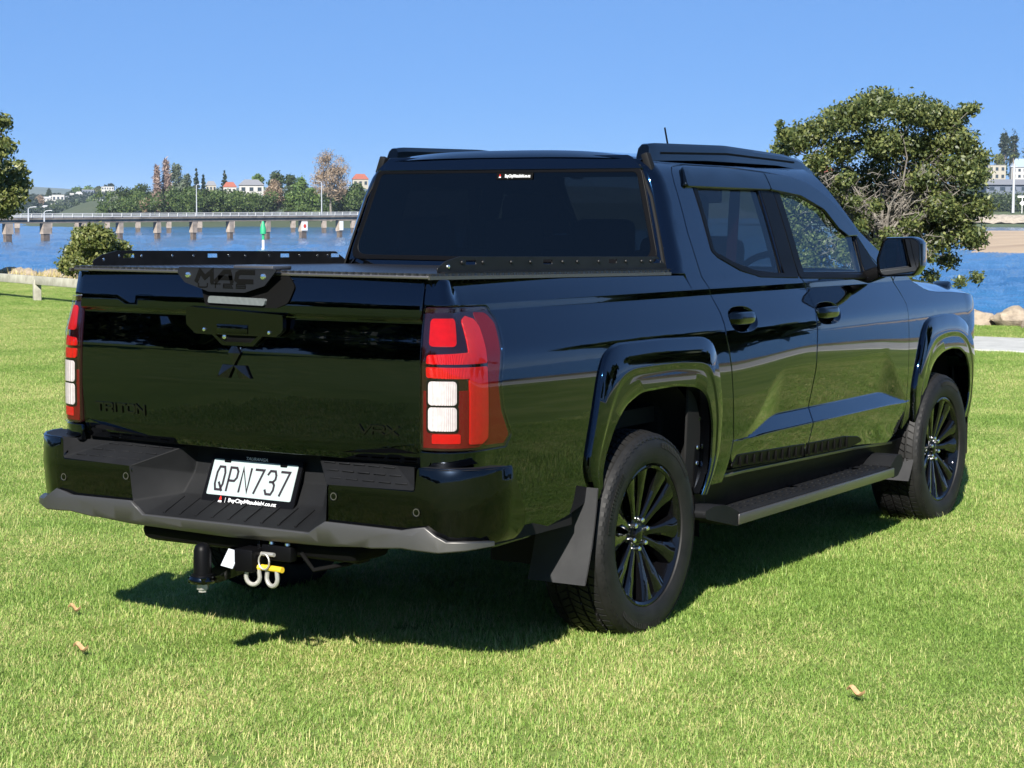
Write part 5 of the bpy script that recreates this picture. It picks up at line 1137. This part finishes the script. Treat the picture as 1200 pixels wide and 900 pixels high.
for k, (px, top, hw, kind, d, lb) in enumerate((
    (147, 223, 15, 'leaf_dark', 770, 'dark green tree at the left end of the far wood'), (167, 217, 15, 'leaf_dark', 790, 'dark green tree just left of the bare pink poplars'),
    (185, 197, 7, 'poplar', 745, 'shorter bare pinkish poplar left of the taller one'), (196, 190, 8, 'poplar', 750, 'tallest bare pinkish poplar across the water'),
    (172, 233, 9, 'bare', 725, 'low brown leafless bush under the bare poplars'), (178, 237, 6, 'conifer', 722, 'small dark cone shaped conifer in front of the poplars'),
    (208, 193, 11, 'leaf_grey', 830, 'pale grey green round tree right of the bare poplars'), (219, 206, 9, 'leaf_grey', 830, 'lower pale grey green tree left of the dark pines'),
    (231, 199, 6, 'pine', 815, 'taller of the two dark pines behind the left street lamp'), (239, 206, 6, 'pine', 815, 'shorter dark pine right of the taller dark pine'),
    (207, 226, 12, 'leaf_mid', 740, 'mid green tree beside the foot of the poplars'), (222, 222, 12, 'leaf_mid', 745, 'mid green tree left of the left street lamp'),
    (242, 224, 12, 'leaf_dark', 735, 'dark green tree right of the left street lamp'), (264, 201, 6, 'pine', 900, 'thin tall pine standing alone left of the red roofed house'),
    (258, 228, 12, 'leaf_mid', 735, 'mid green tree below the thin tall pine'), (277, 230, 12, 'leaf_mid', 730, 'mid green tree below the red roofed house'), (296, 228, 13, 'leaf_mid', 738, 'mid green tree below the grey roofed house'),
    (321, 213, 12, 'bare', 725, 'round brown leafless tree in the middle of the far wood'), (303, 205, 8, 'leaf_light', 900, 'small round bright green tree above the grey roofed house'),
    (325, 200, 11, 'leaf_dark', 850, 'dark green spreading tree above the round brown one'), (340, 206, 10, 'leaf_dark', 840, 'dark green tree right of the spreading dark one'),
    (353, 207, 10, 'leaf_light', 745, 'tall bright green tree left of the big leafless tree'), (343, 226, 10, 'leaf_light', 728, 'low bright green tree beside the round brown one'), (364, 222, 11, 'leaf_light', 730, 'low bright green tree below the big leafless tree'),
    (388, 175, 25, 'bare', 720, 'biggest leafless tree with wide crown beside the cab'), (402, 223, 11, 'leaf_mid', 728, 'green tree at the foot of the big leafless tree'), (418, 216, 12, 'leaf_mid', 740, 'green tree half hidden behind the cab pillar'),
    (312, 232, 10, 'leaf_dark', 722, 'dark low tree left of the round brown leafless tree'), (135, 233, 10, 'leaf_grey', 735, 'greyish low tree at the left foot of the far wood'))):
    far_tree(px, top, hw, kind, d, label=lb, seed=20 + k, group=G1)
bl = []; r_ = random.Random(44)
for px in range(120, 445, 4):
    for q in range(3):
        d = r_.uniform(715, 790); k = d / 2275.1; L = (px + r_.uniform(-3, 3) - 600) * k; gz = far_ground(L, d); v = r_.uniform(230 + 7 * noise2(px, 0, .045, 3), 250); zz = max(gz + 1, 1.53 + (252.7 - v) * k); p = W(L, d); s_ = r_.uniform(1.6, 3.4); bl.append((p.x, p.y, zz, s_, s_, s_ * .8))
tag(link('far_wood', leaves(bl, 30000, .62, 1.5, .5, 61), M['leaf_mid']), kind='stuff')
bl = []
for q in range(240):
    d = r_.uniform(1660, 2300); k = d / 2275.1; px = r_.uniform(20, 150); L = (px - 600) * k; gz = town_h(L, d); p = W(L, d); s_ = r_.uniform(2.2, 5); bl.append((p.x, p.y, gz + s_ * .6, s_, s_, s_ * .75))
tag(link('town_bush', leaves(bl, 30000, 1.5, 1.5, .5, 62), M['leaf_pine']), kind='stuff')
# town on the left
for k, (px, top, hw, kind, d, lb) in enumerate((
    (59, 224, 4, 'conifer', 2050, 'dark pointed tree in the town just right of the left tree'), (130, 217, 6, 'leaf_pine', 2250, 'dark tree crowning the town hill beside the apartment block'), (125, 219, 4, 'pine', 2250, 'narrow dark pine on top of the town hill'),
    (92, 222, 8, 'leaf_light', 2300, 'yellow green tree behind the white town houses'), (105, 222, 8, 'leaf_light', 2300, 'yellow green tree right in the row behind the town houses'), (117, 222, 7, 'leaf_olive', 2300, 'olive tree beside the town apartment block'),
    (44, 236, 4, 'pine', 1760, 'dark narrow tree low in the town behind the bridge'), (48, 232, 5, 'bare', 1800, 'pinkish leafless tree low in the town'), (62, 245, 10, 'leaf_dark', 1700, 'dark clump of trees at the foot of the town'), (45, 249, 7, 'leaf_mid', 1690, 'green bush at the water below the town'),
    (88, 240, 7, 'leaf_dark', 1800, 'dark tree between the two rows of town houses'), (76, 246, 8, 'leaf_dark', 1720, 'dark bush below the middle of the town'), (100, 246, 9, 'leaf_mid', 1720, 'green bush below the right of the town'), (118, 242, 9, 'leaf_dark', 1750, 'dark bush right of the pale green roof'), (128, 248, 9, 'leaf_mid', 1690, 'green bush at the right foot of the town'), (112, 232, 8, 'leaf_mid', 1900, 'green tree below the apartment block'), (72, 238, 7, 'leaf_grey', 1850, 'grey green tree above the lower town houses'))):
    far_tree(px, top, hw, kind, d, label=lb, seed=70 + k, group='trees in the town')
# headland on the right
for k, (px, top, hw, kind, d, lb) in enumerate((
    (1172, 150, 7, 'leaf_pine', 1250, 'tall dark grey pine on the right skyline, left of its twin'), (1183, 149, 7, 'leaf_pine', 1262, 'tall dark grey pine on the right skyline, right of its twin'), (1166, 178, 9, 'leaf_olive', 1180, 'olive tree below the skyline pines'), (1200, 170, 11, 'leaf_grey', 1230, 'grey green tree at the right edge above the blue roofed house'), (1150, 185, 8, 'leaf_olive', 1190, 'olive tree behind the right side of the coastal tree'),
    (1138, 200, 10, 'leaf_mid', 1100, 'mid green tree behind the coastal tree on the far headland'))):
    far_tree(px, top, hw, kind, d, label=lb, seed=100 + k, group='trees on the headland')
# hedge on the headland
k = 1010 / 2275.1; bl = [((px - 1150) * k, random.uniform(-3, 3), (242 - v) * k * .8, 5.5, 5, 4.5) for px in range(1120, 1240, 8) for v in (222, 232)]
tree('hedge', 'long clipped dark green hedge above the lawn on the far right headland', 'hedge', (1150 - 600) * k, 1010, head_h(250, 1010) - 1, bl, 4500, .8, M['leaf_dark'], M['bark'], .3, seed=5, limbs=False, shell=.6)

# ---- houses
M['wall_white'] = mat('white_wall', (.36, .355, .34), .7); M['wall_cream'] = mat('cream_wall', (.29, .27, .225), .7); M['roof_red'] = mat('red_roof', (.24, .075, .05), .8); M['roof_grey'] = mat('grey_roof', (.16, .165, .18), .8)
M['roof_blue'] = mat('blue_grey_roof', (.22, .27, .34), .7); M['roof_green'] = mat('pale_green_roof', (.42, .55, .46), .7); M['pane'] = mat('window_pane', (.03, .04, .05), .1); M['wall_brick'] = mat('brick_wall', (.33, .19, .14), .85); M['wall_dark'] = mat('slate_wall', (.10, .12, .16), .6); M['roof_white'] = mat('white_roof', (.36, .365, .37), .6)
def house(label, px, v0, v1, wpx, d, wall, roof, flat=False, storeys=1, group=None, rz=.15, nw=3):
    k = d / 2275.1; L = (px - 600) * k; zb_ = 1.5314 - (v1 - 252.7) * k; h = (v1 - v0) * k; w_ = wpx * k; dp = w_ * .7; hr = 0 if flat else h * .42; hw_ = h - hr
    root = thing('house', label, 'house', W(L, d, zb_ - 1.0), -YAW + rz, group)
    MB().box((0, 0, hw_ / 2 + .5 - .0), (w_, dp, hw_ + 1.0)).build('wall', wall, root)
    if flat: MB().box((0, 0, h + 1.0 + .12), (w_ * 1.04, dp * 1.04, .25)).build('roof', roof, root)
    else:
        z0 = hw_ + 1.0; a, b = w_ * .55, dp * .56; rg = w_ * .28; 
        MB().add([(-a, -b, z0), (a, -b, z0), (a, b, z0), (-a, b, z0), (-rg, 0, z0 + hr), (rg, 0, z0 + hr)], [(0, 1, 5, 4), (1, 2, 5), (2, 3, 4, 5), (3, 0, 4), (3, 2, 1, 0)]).build('roof', roof, root, 5)
    for s in range(storeys):
        for i in range(nw):
            zz = 1.0 + hw_ * (s + .5) / storeys; xx = w_ * ((i + .5) / nw - .5)
            f_ = MB().box((xx, -dp / 2 - .03, zz), (w_ / nw * .58, .12, hw_ / storeys * .55)).build('window', wall, root)
            MB().box((xx, -dp / 2 - .10, zz), (w_ / nw * .48, .05, hw_ / storeys * .46)).build('pane', M['pane'], f_)
    return root
for a in ((('white house with a red tiled roof above the far wood', 270, 215, 229, 15, 860, M['wall_white'], M['roof_red'])), ('wide white house with a grey hipped roof above the far wood', 295, 212, 228, 28, 870, M['wall_white'], M['roof_grey']), ('pink roofed house peeping out beside the cab pillar', 422, 205, 220, 18, 900, M['wall_cream'], M['roof_red']), ('small cream house left of the thin tall pine', 248, 214, 226, 12, 880, M['wall_cream'], M['roof_grey'])): house(*a)
for a in (('white town house with long low roof, left of the row', 54, 233, 238, 12, 1950, M['wall_white'], M['roof_white']), ('long white town building in the middle of the row', 70, 231, 239, 14, 1960, M['wall_white'], M['roof_white'], True), ('white gabled town house at the left of the yellow green trees', 94, 227, 233, 8, 2050, M['wall_white'], M['roof_white']),
          ('pale green roofed building low in the town', 100, 243, 248, 11, 1760, M['wall_white'], M['roof_green']), ('white house with brownish roof low in the town', 76, 244, 249, 12, 1760, M['wall_white'], M['roof_green']), ('small white house at the left foot of the town', 55, 243, 247, 9, 1760, M['wall_white'], M['roof_white']),
          ('white house at the right end of the town row', 128, 240, 246, 7, 1820, M['wall_white'], M['roof_grey']), ('white house on the right slope of the town hill', 137, 232, 240, 6, 1900, M['wall_white'], M['roof_white']), ('long white house under the apartment block', 112, 233, 236, 14, 1960, M['wall_white'], M['roof_white'], True)): house(*a, group='houses in the town')
for k, (px, v0, v1, wp, d, lb) in enumerate(((47, 234, 238, 5, 1960, 'small white town house closest to the left tree'), (61, 232, 237, 6, 1990, 'white town house left of the long white building'), (80, 232, 237, 6, 1990, 'white town house right of the long white building'), (86, 229, 234, 5, 2080, 'white gabled house high in the town, left of its bigger neighbour'), (101, 231, 235, 5, 2040, 'little white house under the slate apartments'),
    (120, 236, 240, 6, 1900, 'white house halfway up the right of the town'), (64, 241, 245, 6, 1800, 'low white house in the lower left of the town'), (110, 240, 244, 6, 1820, 'low white house in the lower right of the town'), (134, 225, 230, 5, 2120, 'white house stepping down the right end of the hilltop'), (143, 228, 234, 6, 2000, 'white house touching the dark tree at the left end of the wood'))):
    house(lb, px, v0, v1, wp, d, M['wall_white'], M['roof_white'] if k % 2 else M['roof_grey'], k % 3 == 0, 1, 'houses in the town', .1, 2)
house('slate and white apartment block on top of the town hill', 128, 221, 234, 14, 2150, M['wall_white'], M['wall_dark'], True, 3, None, .1, 5)
house('pair of slate fronted apartments left of the hilltop block', 105, 225, 234, 14, 2150, M['wall_dark'], M['roof_white'], True, 2, None, .1, 4)
house('white two storey house with blue grey roof at the right edge', 1192, 184, 208, 24, 1090, M['wall_white'], M['roof_blue'], False, 2, None, -.1, 4)
house('cream and brick house between the olive tree and the pole', 1163, 192, 209, 20, 1100, M['wall_cream'], M['roof_grey'], True, 2, None, -.1, 3)
house('long low building with dark grey roof behind the hedge', 1178, 208, 224, 62, 1045, M['wall_dark'], M['roof_grey'], False, 1, None, 0, 5)
house('orange roofed house glimpsed through the coastal tree', 966, 194, 212, 16, 940, M['wall_cream'], M['roof_red'], False, 1, None, 0, 2)

# ---- bridges
M['concrete'] = noise_vary(mat('pier_concrete', (.40, .34, .28), .9), (.19, .155, .125), (.36, .30, .25), .8, 8, coord='World')
M['wet'] = noise_vary(mat('pier_wet_foot', (.10, .08, .065), .7), (.07, .055, .045), (.15, .12, .10), 2, 6, coord='World')
M['bridge_rail'] = mat('bridge_white_rail', (.46, .46, .45), .6); M['deck'] = noise_vary(mat('bridge_deck', (.16, .13, .11), .9), (.10, .085, .075), (.22, .19, .16), .5, 6, coord='World'); M['sign_red'] = mat('sign_red', (.6, .06, .03), .5); M['green'] = mat('green_marker', (.02, .30, .13), .5); M['pole_grey'] = mat('galvanised_pole', (.45, .46, .47), .5, .3); M['white_paint'] = mat('white_paint', (.78, .78, .76), .5)
def bridge(label, A, Bp, zA, zB, rail_h, deck_h, wid, piers, railm=True):
    """A, Bp: (L, d) ends; z is the deck top"""
    pa, pb = W(*A, zA), W(*Bp, zB); v = pb - pa; Lh = math.hypot(v.x, v.y); root = thing('bridge', label, 'bridge', pa, math.atan2(v.y, v.x)); sl_ = (zB - zA) / Lh
    rt = Matrix.Rotation(-math.atan(sl_), 3, 'Y'); mid = Vector((Lh / 2, 0, (zB - zA) / 2)); ln = math.hypot(Lh, zB - zA)
    MB().box(mid + Vector((0, 0, -deck_h * .2)), (ln, wid, deck_h * .4), rt).box(mid + Vector((0, -wid * .35, -deck_h * .7)), (ln, .5, deck_h * .6), rt).box(mid + Vector((0, wid * .35, -deck_h * .7)), (ln, .5, deck_h * .6), rt).build('deck', M['deck'], root)
    for s in (-1, 1):
        mb = MB(); mb.box(mid + Vector((0, s * wid * .5, rail_h * .93)), (ln, .10, rail_h * .16), rt); mb.box(mid + Vector((0, s * wid * .5, rail_h * .55)), (ln, .06, rail_h * .16), rt); mb.box(mid + Vector((0, s * wid * .5, rail_h * .14)), (ln, .06, rail_h * .26), rt)
        rl = mb.build('railing', M['bridge_rail'], root)
        pm = MB().box((0, 0, rail_h / 2), (.14, .14, rail_h)).mesh('railing_post'); pm.materials.append(M['bridge_rail'])
        if s < 0:
            for x in np.arange(0, Lh, Lh / 90): o = link('railing_post', pm, None, rl); o.location = (x, s * wid * .5 - .02, sl_ * x)
    for x, w1, w2, sign in piers:
        zt = sl_ * x - deck_h; zw = WZ - zA; hgt = zt - zw; pr = MB()
        w0 = w1; hs = hgt * .62
        pr.prism([(-w0 / 2, zt), (w0 / 2, zt), (w1 / 2 * 1.0, zt - hs), (-w1 / 2, zt - hs)] if w1 < 1.4 else [(-w1 * .42, zt), (w1 * .5, zt), (w1 * .55, zt - hs), (-w1 * .45, zt - hs)], -wid * .42, -wid * .12, lambda a, b, h: (x + a, h, b)); p_ = pr.build('pier', M['concrete'], root)
        MB().box((x, -wid * .27, zw + hgt * .19 - .25), (w2, wid * .24, hgt * .38 + .5)).build('pier_foot', M['wet'], p_)
        if sign:
            MB().box((x, -wid * .42 - .06, zt - hs * .5), (w1 * (.95 if sign == 1 else .8), .08, hs * .8)).build('sign_board', M['white_paint'], p_)
            if sign == 1: MB().lathe([(0, -.01), (w1 * .24, -.01), (w1 * .24, .03)], 20, 'y', (x, -wid * .42 - .11, zt - hs * .5)).build('red_disc', M['sign_red'], p_)
    return root
def on_line(A, Bp, px):      # distance along a bridge line at a given bearing
    t = (px - 600) / 2275.1; a = (t * A[1] - A[0]) / ((Bp[0] - A[0]) - t * (Bp[1] - A[1])); return a * math.hypot(Bp[0] - A[0], Bp[1] - A[1])
A1, B1 = (-132, 262), (-12, 412)
pz = lambda v, d: 1.5314 - (v - 252.7) * d / 2275.1
piers = [(on_line(A1, B1, px), w1, w2, s) for px, w1, w2, s in ((-80, 1.0, .8, 0), (-36, 1.0, .8, 0), (6, 1.6, 1.2, 0), (50, 1.7, 1.3, 0), (94, .95, .7, 0), (137, .95, .75, 0), (181, 1.0, .75, 0), (223, 1.05, .8, 0), (266, 1.1, .8, 0), (309, 1.15, .85, 0), (351, 1.6, 1.3, 1), (394, 1.2, .8, 2), (437, 1.2, .9, 0), (480, 1.2, .9, 0), (520, 1.2, .9, 0))]
bridge('long low bridge with white railing crossing the water on the left', A1, B1, .22, 1.75, .66, .95, 3.2, piers)
A2, B2_ = (-215, 415), (-30, 520)
piers = [(on_line(A2, B2_, px), 1.1, 1.0, 0) for px in (-20, 20, 58, 90, 125, 161, 197, 233, 271, 307, 342, 378, 412, 446)]
bridge('second bridge behind the railed one, showing only its grey piers', A2, B2_, .3, 1.0, .3, .9, 3.0, piers)
# lamps on the bridge, marker in the water, pole and sign on the headland
def lamp_post(label, px, v0, v1, d, arm=1):
    k = d / 2275.1; h = (v1 - v0) * k; root = thing('street_lamp', label, 'street lamp', W((px - 600) * k, d, pz(v1, d)), -YAW)
    MB().tube([(0, 0, 0), (0, 0, h)], [.13, .08], 8).build('pole', M['pole_grey'], root); mb = MB(); mb.tube([(0, 0, h), (.3 * arm, 0, h + .2), (.9 * arm, 0, h + .26)], .05, 6); mb.build('arm', M['pole_grey'], root)
    MB().box((1.0 * arm, 0, h + .26), (.5, .22, .10), None, .02).build('lamp_head', M['pole_grey'], root)
lamp_post('grey street lamp behind the bridge, left of the red roofed house', 231, 219, 254, 430); lamp_post('grey street lamp behind the bridge, below the big leafless tree', 377, 215, 252, 440, -1); lamp_post('small pale lamp post at the left end of the bridge', 53, 251, 262, 300)
lamp_post('white lamp post by the left tree on the bridge', 34.5, 247, 262, 290)
k = 265 / 2275.1; rt_ = thing('channel_marker', 'green channel marker on a white pole in front of the bridge piers', 'channel marker', W((308.5 - 600) * k, 265, WZ), -YAW)
MB().tube([(0, 0, -.5), (0, 0, 2.2)], .17, 10).build('pole', M['white_paint'], rt_)
MB().lathe([(.40, 1.9), (.42, 2.6), (.14, 3.6), (.0, 3.65)], 12, 'z').build('marker_top', M['green'], rt_); MB().tube([(0, 0, 1.1), (0, 0, 1.95)], .19, 10).build('green_band', M['green'], rt_)
k = 975 / 2275.1; rt_ = thing('utility_pole', 'tall grey utility pole on the far right grass', 'utility pole', W((1184 - 600) * k, 975, pz(247, 975)), -YAW); MB().tube([(0, 0, 0), (0, 0, 57 * k)], [.75, .55], 8).build('pole', M['pole_grey'], rt_); MB().box((0, 0, 54 * k), (3.2, .3, .3)).build('crossarm', M['pole_grey'], rt_)
rt_ = thing('street_sign', 'white street sign on twin posts beside the utility pole', 'sign', W((1193 - 600) * k, 970, pz(247.5, 970)), -YAW)
for x in (-.75, .75): MB().tube([(x, 0, 0), (x, 0, 8.4)], .16, 6).build('post', M['white_paint'], rt_)
MB().box((-.9, -.2, 8.3), (4.4, .15, .8)).build('name_board', M['white_paint'], rt_); MB().box((-.75, -.25, 5.0), (1.9, .12, 1.9), Matrix.Rotation(PI / 4, 3, 'Y')).build('diamond_board', M['white_paint'], rt_)
# palm above the pole
k = 1060 / 2275.1; rt_ = thing('palm_tree', 'tall palm with a round tuft of fronds on the right headland', 'palm tree', W((1182.5 - 600) * k, 1060, head_h(270, 1060)), -YAW)
hp = pz(180, 1060) - head_h(270, 1060); MB().tube([(0, 0, -1), (.2, 0, hp)], [.5, .35], 8).build('trunk', M['bark'], rt_); mb = MB()
for i in range(26):
    a = 2 * PI * i / 26 + random.uniform(-.1, .1); e = random.uniform(-.2, 1.1); c = Vector((math.cos(a), math.sin(a), 0)); s_ = Vector((-c.y, c.x, 0)) * .35; p = [Vector((.2, 0, hp)) + c * (3.4 * t * math.cos(e * (1 - t * .5))) + Vector((0, 0, 3.0 * t * math.sin(e) - 2.6 * t * t)) for t in (0, .35, .7, 1)]
    mb.add([p[0] - s_ * .3, p[0] + s_ * .3, p[1] - s_, p[1] + s_, p[2] - s_, p[2] + s_, p[3]], [(0, 1, 3, 2), (2, 3, 5, 4), (4, 5, 6)])
mb.build('crown', M['leaf_olive'], rt_, 60)

# trees standing behind the camera and along the shore to the right: seen only mirrored in the paint
bl = []
r_ = random.Random(9)
for (x, y, w_, h) in ((-34, -38, 6, 9), (-44, -32, 6, 8), (-27, -47, 6, 9), (-54, -25, 7, 9), (-16, -56, 6, 8), (-66, -14, 7, 9), (-4, -62, 7, 8), (-75, 0, 7, 8)):
    for q in range(7): bl.append((x + r_.uniform(-w_, w_) * .7, y + r_.uniform(-w_, w_) * .7, r_.uniform(.25, .85) * h, w_ * .5, w_ * .5, h * .25))
for (L, d, w_, h) in ((17.5, 17.5, 2.4, 4.6), (22, 13.0, 2.2, 4.0), (28, 9, 2.4, 3.6), (40, 1, 3.5, 5)):
    p = W(L, d)
    for q in range(7): bl.append((p.x + r_.uniform(-w_, w_) * .7, p.y + r_.uniform(-w_, w_) * .7, r_.uniform(.3, .85) * h, w_ * .5, w_ * .5, h * .2))
tag(link('treeline', leaves(bl, 30000, .85, 1.3, .4, 33), M['leaf_dark']), kind='stuff')

# ---- fallen leaves
M['dead_leaf'] = noise_vary(mat('dead_leaf', (.36, .22, .10), .7), (.28, .16, .07), (.45, .30, .15), 30, 4)
for (x, y, rz, s, lb) in ((-.98, -.97, .4, .5, 'curled brown fallen leaf on the grass left of the tow bar'), (-.49, -1.44, .2, .58, 'flat tan fallen leaf on the grass nearer the camera at the left'), (1.95, -.60, -.1, .62, 'pale tan fallen leaf on the grass in front of the rear wheel')):
    mb = MB(); P = np.array([[((i / 8 - .5) * .10 * s, (j / 4 - .5) * .040 * s * math.sin(PI * (i + .3) / 8.6), .010 + .012 * ((j / 2 - 1) ** 2) + .010 * math.sin(i * .9)) for j in range(5)] for i in range(9)]); mb.grid(P)
    o = tag(mb.build('fallen_leaf', M['dead_leaf'], None, 60), lb, 'leaf'); o.location = (x, y, .058); o.rotation_euler = (.2, .1, rz)

# ---- grass: turf patches scattered by geometry nodes
m = bpy.data.materials.new('grass_blade'); m.use_nodes = True; t = NT(m); t.n.clear(); out = t.new('OutputMaterial')
g = t.new('NewGeometry'); rp = t.new('ValToRGB'); e0, e1 = rp.color_ramp.elements; e0.color = (.125, .22, .035, 1); e1.position = 1.0; e1.color = (.60, .54, .24, 1)
for p_, c in ((.42, (.22, .35, .065)), (.74, (.33, .44, .11)), (.88, (.46, .47, .18))): e = rp.color_ramp.elements.new(p_); e.color = (*c, 1)
nz = t.new('TexNoise', i_Scale=1.1, i_Detail=9.0, i_Roughness=.72); t.ln(g.outputs['Position'], nz.inputs['Vector'])
ad = t.new('MapRange'); ad.inputs['From Min'].default_value = .3; ad.inputs['From Max'].default_value = .7; ad.inputs['To Min'].default_value = -.30; ad.inputs['To Max'].default_value = .30; t.ln(nz.outputs[0], ad.inputs[0])
nz2 = t.new('TexNoise', i_Scale=.16, i_Detail=4.0); t.ln(g.outputs['Position'], nz2.inputs['Vector']); ad2 = t.new('MapRange'); ad2.inputs['From Min'].default_value = .35; ad2.inputs['From Max'].default_value = .65; ad2.inputs['To Min'].default_value = -.14; ad2.inputs['To Max'].default_value = .14; t.ln(nz2.outputs[0], ad2.inputs[0])
ad3 = t.new('Math', operation='ADD'); t.ln(ad.outputs[0], ad3.inputs[0]); t.ln(ad2.outputs[0], ad3.inputs[1])
sm_ = t.new('Math', operation='ADD'); t.ln(g.outputs['Random Per Island'], sm_.inputs[0]); t.ln(ad3.outputs[0], sm_.inputs[1]); t.ln(sm_.outputs[0], rp.inputs[0])
pb = t.new('BsdfPrincipled', i_Roughness=.5); pb.inputs['Specular IOR Level'].default_value = .3; tl = t.new('BsdfTranslucent'); mx = t.new('MixShader', i_0=.35)
t.ln(rp.outputs[0], pb.inputs['Base Color']); t.ln(rp.outputs[0], tl.inputs[0]); t.ln(pb.outputs[0], mx.inputs[1]); t.ln(tl.outputs[0], mx.inputs[2]); t.ln(mx.outputs[0], out.inputs[0]); M['grass'] = m
src = bpy.data.collections.new('turf_patches')
PS = .5
for k in range(5):
    r_ = np.random.default_rng(50 + k); n = 5200
    base = np.stack([r_.uniform(-PS / 2, PS / 2, n), r_.uniform(-PS / 2, PS / 2, n), np.zeros(n)], 1)
    hd = r_.uniform(0, 2 * PI, n); wdt = r_.uniform(.0006, .0016, n); ln = r_.uniform(.011, .029, n) * np.where(r_.random(n) < .05, 1.8, 1); lean = r_.uniform(.35, 1.45, n)
    dr = np.stack([np.cos(hd), np.sin(hd), np.zeros(n)], 1); sd_ = np.stack([-np.sin(hd), np.cos(hd), np.zeros(n)], 1) * wdt[:, None]
    up = np.array([0, 0, 1.])
    mid = base + (dr * (np.sin(lean) * .45)[:, None] + up * (np.cos(lean * .6) * .55)[:, None]) * ln[:, None]
    tip = mid + (dr * (np.sin(lean * 1.2) * .6)[:, None] + up * (np.cos(lean * 1.2) * .40)[:, None]) * ln[:, None]
    V = np.stack([base - sd_, base + sd_, mid + sd_ * .8, mid - sd_ * .8, tip], 1).reshape(-1, 3)
    F = [];
    for i in range(n): o_ = 5 * i; F += [(o_, o_ + 1, o_ + 2, o_ + 3), (o_ + 3, o_ + 2, o_ + 4)]
    me = bpy.data.meshes.new('turf_patch'); me.from_pydata(V.tolist(), [], F); me.update(); me.materials.append(M['grass'])
    src.objects.link(bpy.data.objects.new('turf_patch', me))
pts_ = []
d = 4.4
while d < 46:
    st_ = .34 if d < 26 else .42
    hwid = (d * .275 + .8) if d > 24 else d * .34 + 3.0
    for L in np.arange(-hwid, hwid, st_):
        l2 = L + rng.uniform(-.12, .12); dd = d + rng.uniform(-.12, .12)
        if dd < float(np.interp(l2, [q[0] for q in shore], [q[1] for q in shore])) - .1 and not (np.min(np.hypot(cl[:, 0] - l2, cl[:, 1] - dd)) < 1.42): pts_.append(tuple(W(l2, dd, .035)))
    d += st_
n = len(pts_); me = bpy.data.meshes.new('grass'); me.from_pydata(pts_, [], [])
for nm, tp, arr in (('rot', 'FLOAT', rng.uniform(0, 6.28, n)), ('pick', 'INT', rng.integers(0, 5, n)), ('scl', 'FLOAT', np.array([1.0 + .45 * noise2(q[0], q[1], .55, 4) + .25 * noise2(q[0], q[1], 1.7, 6) for q in pts_]) * rng.uniform(.85, 1.15, n))):
    at = me.attributes.new(nm, tp, 'POINT'); at.data.foreach_set('value', arr.astype(np.int32 if tp == 'INT' else np.float32))
go = tag(link('grass', me, M['grass']), kind='stuff')
ng = bpy.data.node_groups.new('scatter_turf', 'GeometryNodeTree'); ng.interface.new_socket('Geometry', in_out='INPUT', socket_type='NodeSocketGeometry'); ng.interface.new_socket('Geometry', in_out='OUTPUT', socket_type='NodeSocketGeometry')
N = ng.nodes; gi = N.new('NodeGroupInput'); gq = N.new('NodeGroupOutput'); ip = N.new('GeometryNodeInstanceOnPoints'); ci = N.new('GeometryNodeCollectionInfo')
ci.inputs['Collection'].default_value = src; ci.inputs['Separate Children'].default_value = True; ci.inputs['Reset Children'].default_value = True; ip.inputs['Pick Instance'].default_value = True
def attr(nm, tp): q = N.new('GeometryNodeInputNamedAttribute'); q.data_type = tp; q.inputs['Name'].default_value = nm; return q.outputs['Attribute']
cx3 = N.new('ShaderNodeCombineXYZ'); sx3 = N.new('ShaderNodeCombineXYZ'); sx3.inputs[0].default_value = 1; sx3.inputs[1].default_value = 1
Lk = ng.links.new; Lk(gi.outputs[0], ip.inputs['Points']); Lk(ci.outputs[0], ip.inputs['Instance']); Lk(attr('rot', 'FLOAT'), cx3.inputs[2]); Lk(cx3.outputs[0], ip.inputs['Rotation']); Lk(attr('pick', 'INT'), ip.inputs['Instance Index']); Lk(attr('scl', 'FLOAT'), sx3.inputs[2]); Lk(sx3.outputs[0], ip.inputs['Scale']); Lk(ip.outputs[0], gq.inputs[0])
md = go.modifiers.new('scatter', 'NODES'); md.node_group = ng

# ---- air: a thin even haze over the whole place
vm = bpy.data.materials.new('haze_air'); vm.use_nodes = True; vt = vm.node_tree; vt.nodes.clear(); vo = vt.nodes.new('ShaderNodeOutputMaterial'); pv_ = vt.nodes.new('ShaderNodeVolumePrincipled')
pv_.inputs['Color'].default_value = (.62, .78, 1.0, 1); pv_.inputs['Density'].default_value = 0.55e-4; vt.links.new(pv_.outputs[0], vo.inputs['Volume'])
mb = MB(); c_ = W(0, 4000); hz = mb.box((0, 0, 82), (19000, 19000, 178)).build('haze', vm); hz.location = (c_.x, c_.y, 0); hz.rotation_euler = (0, 0, -YAW); tag(hz, kind='stuff')
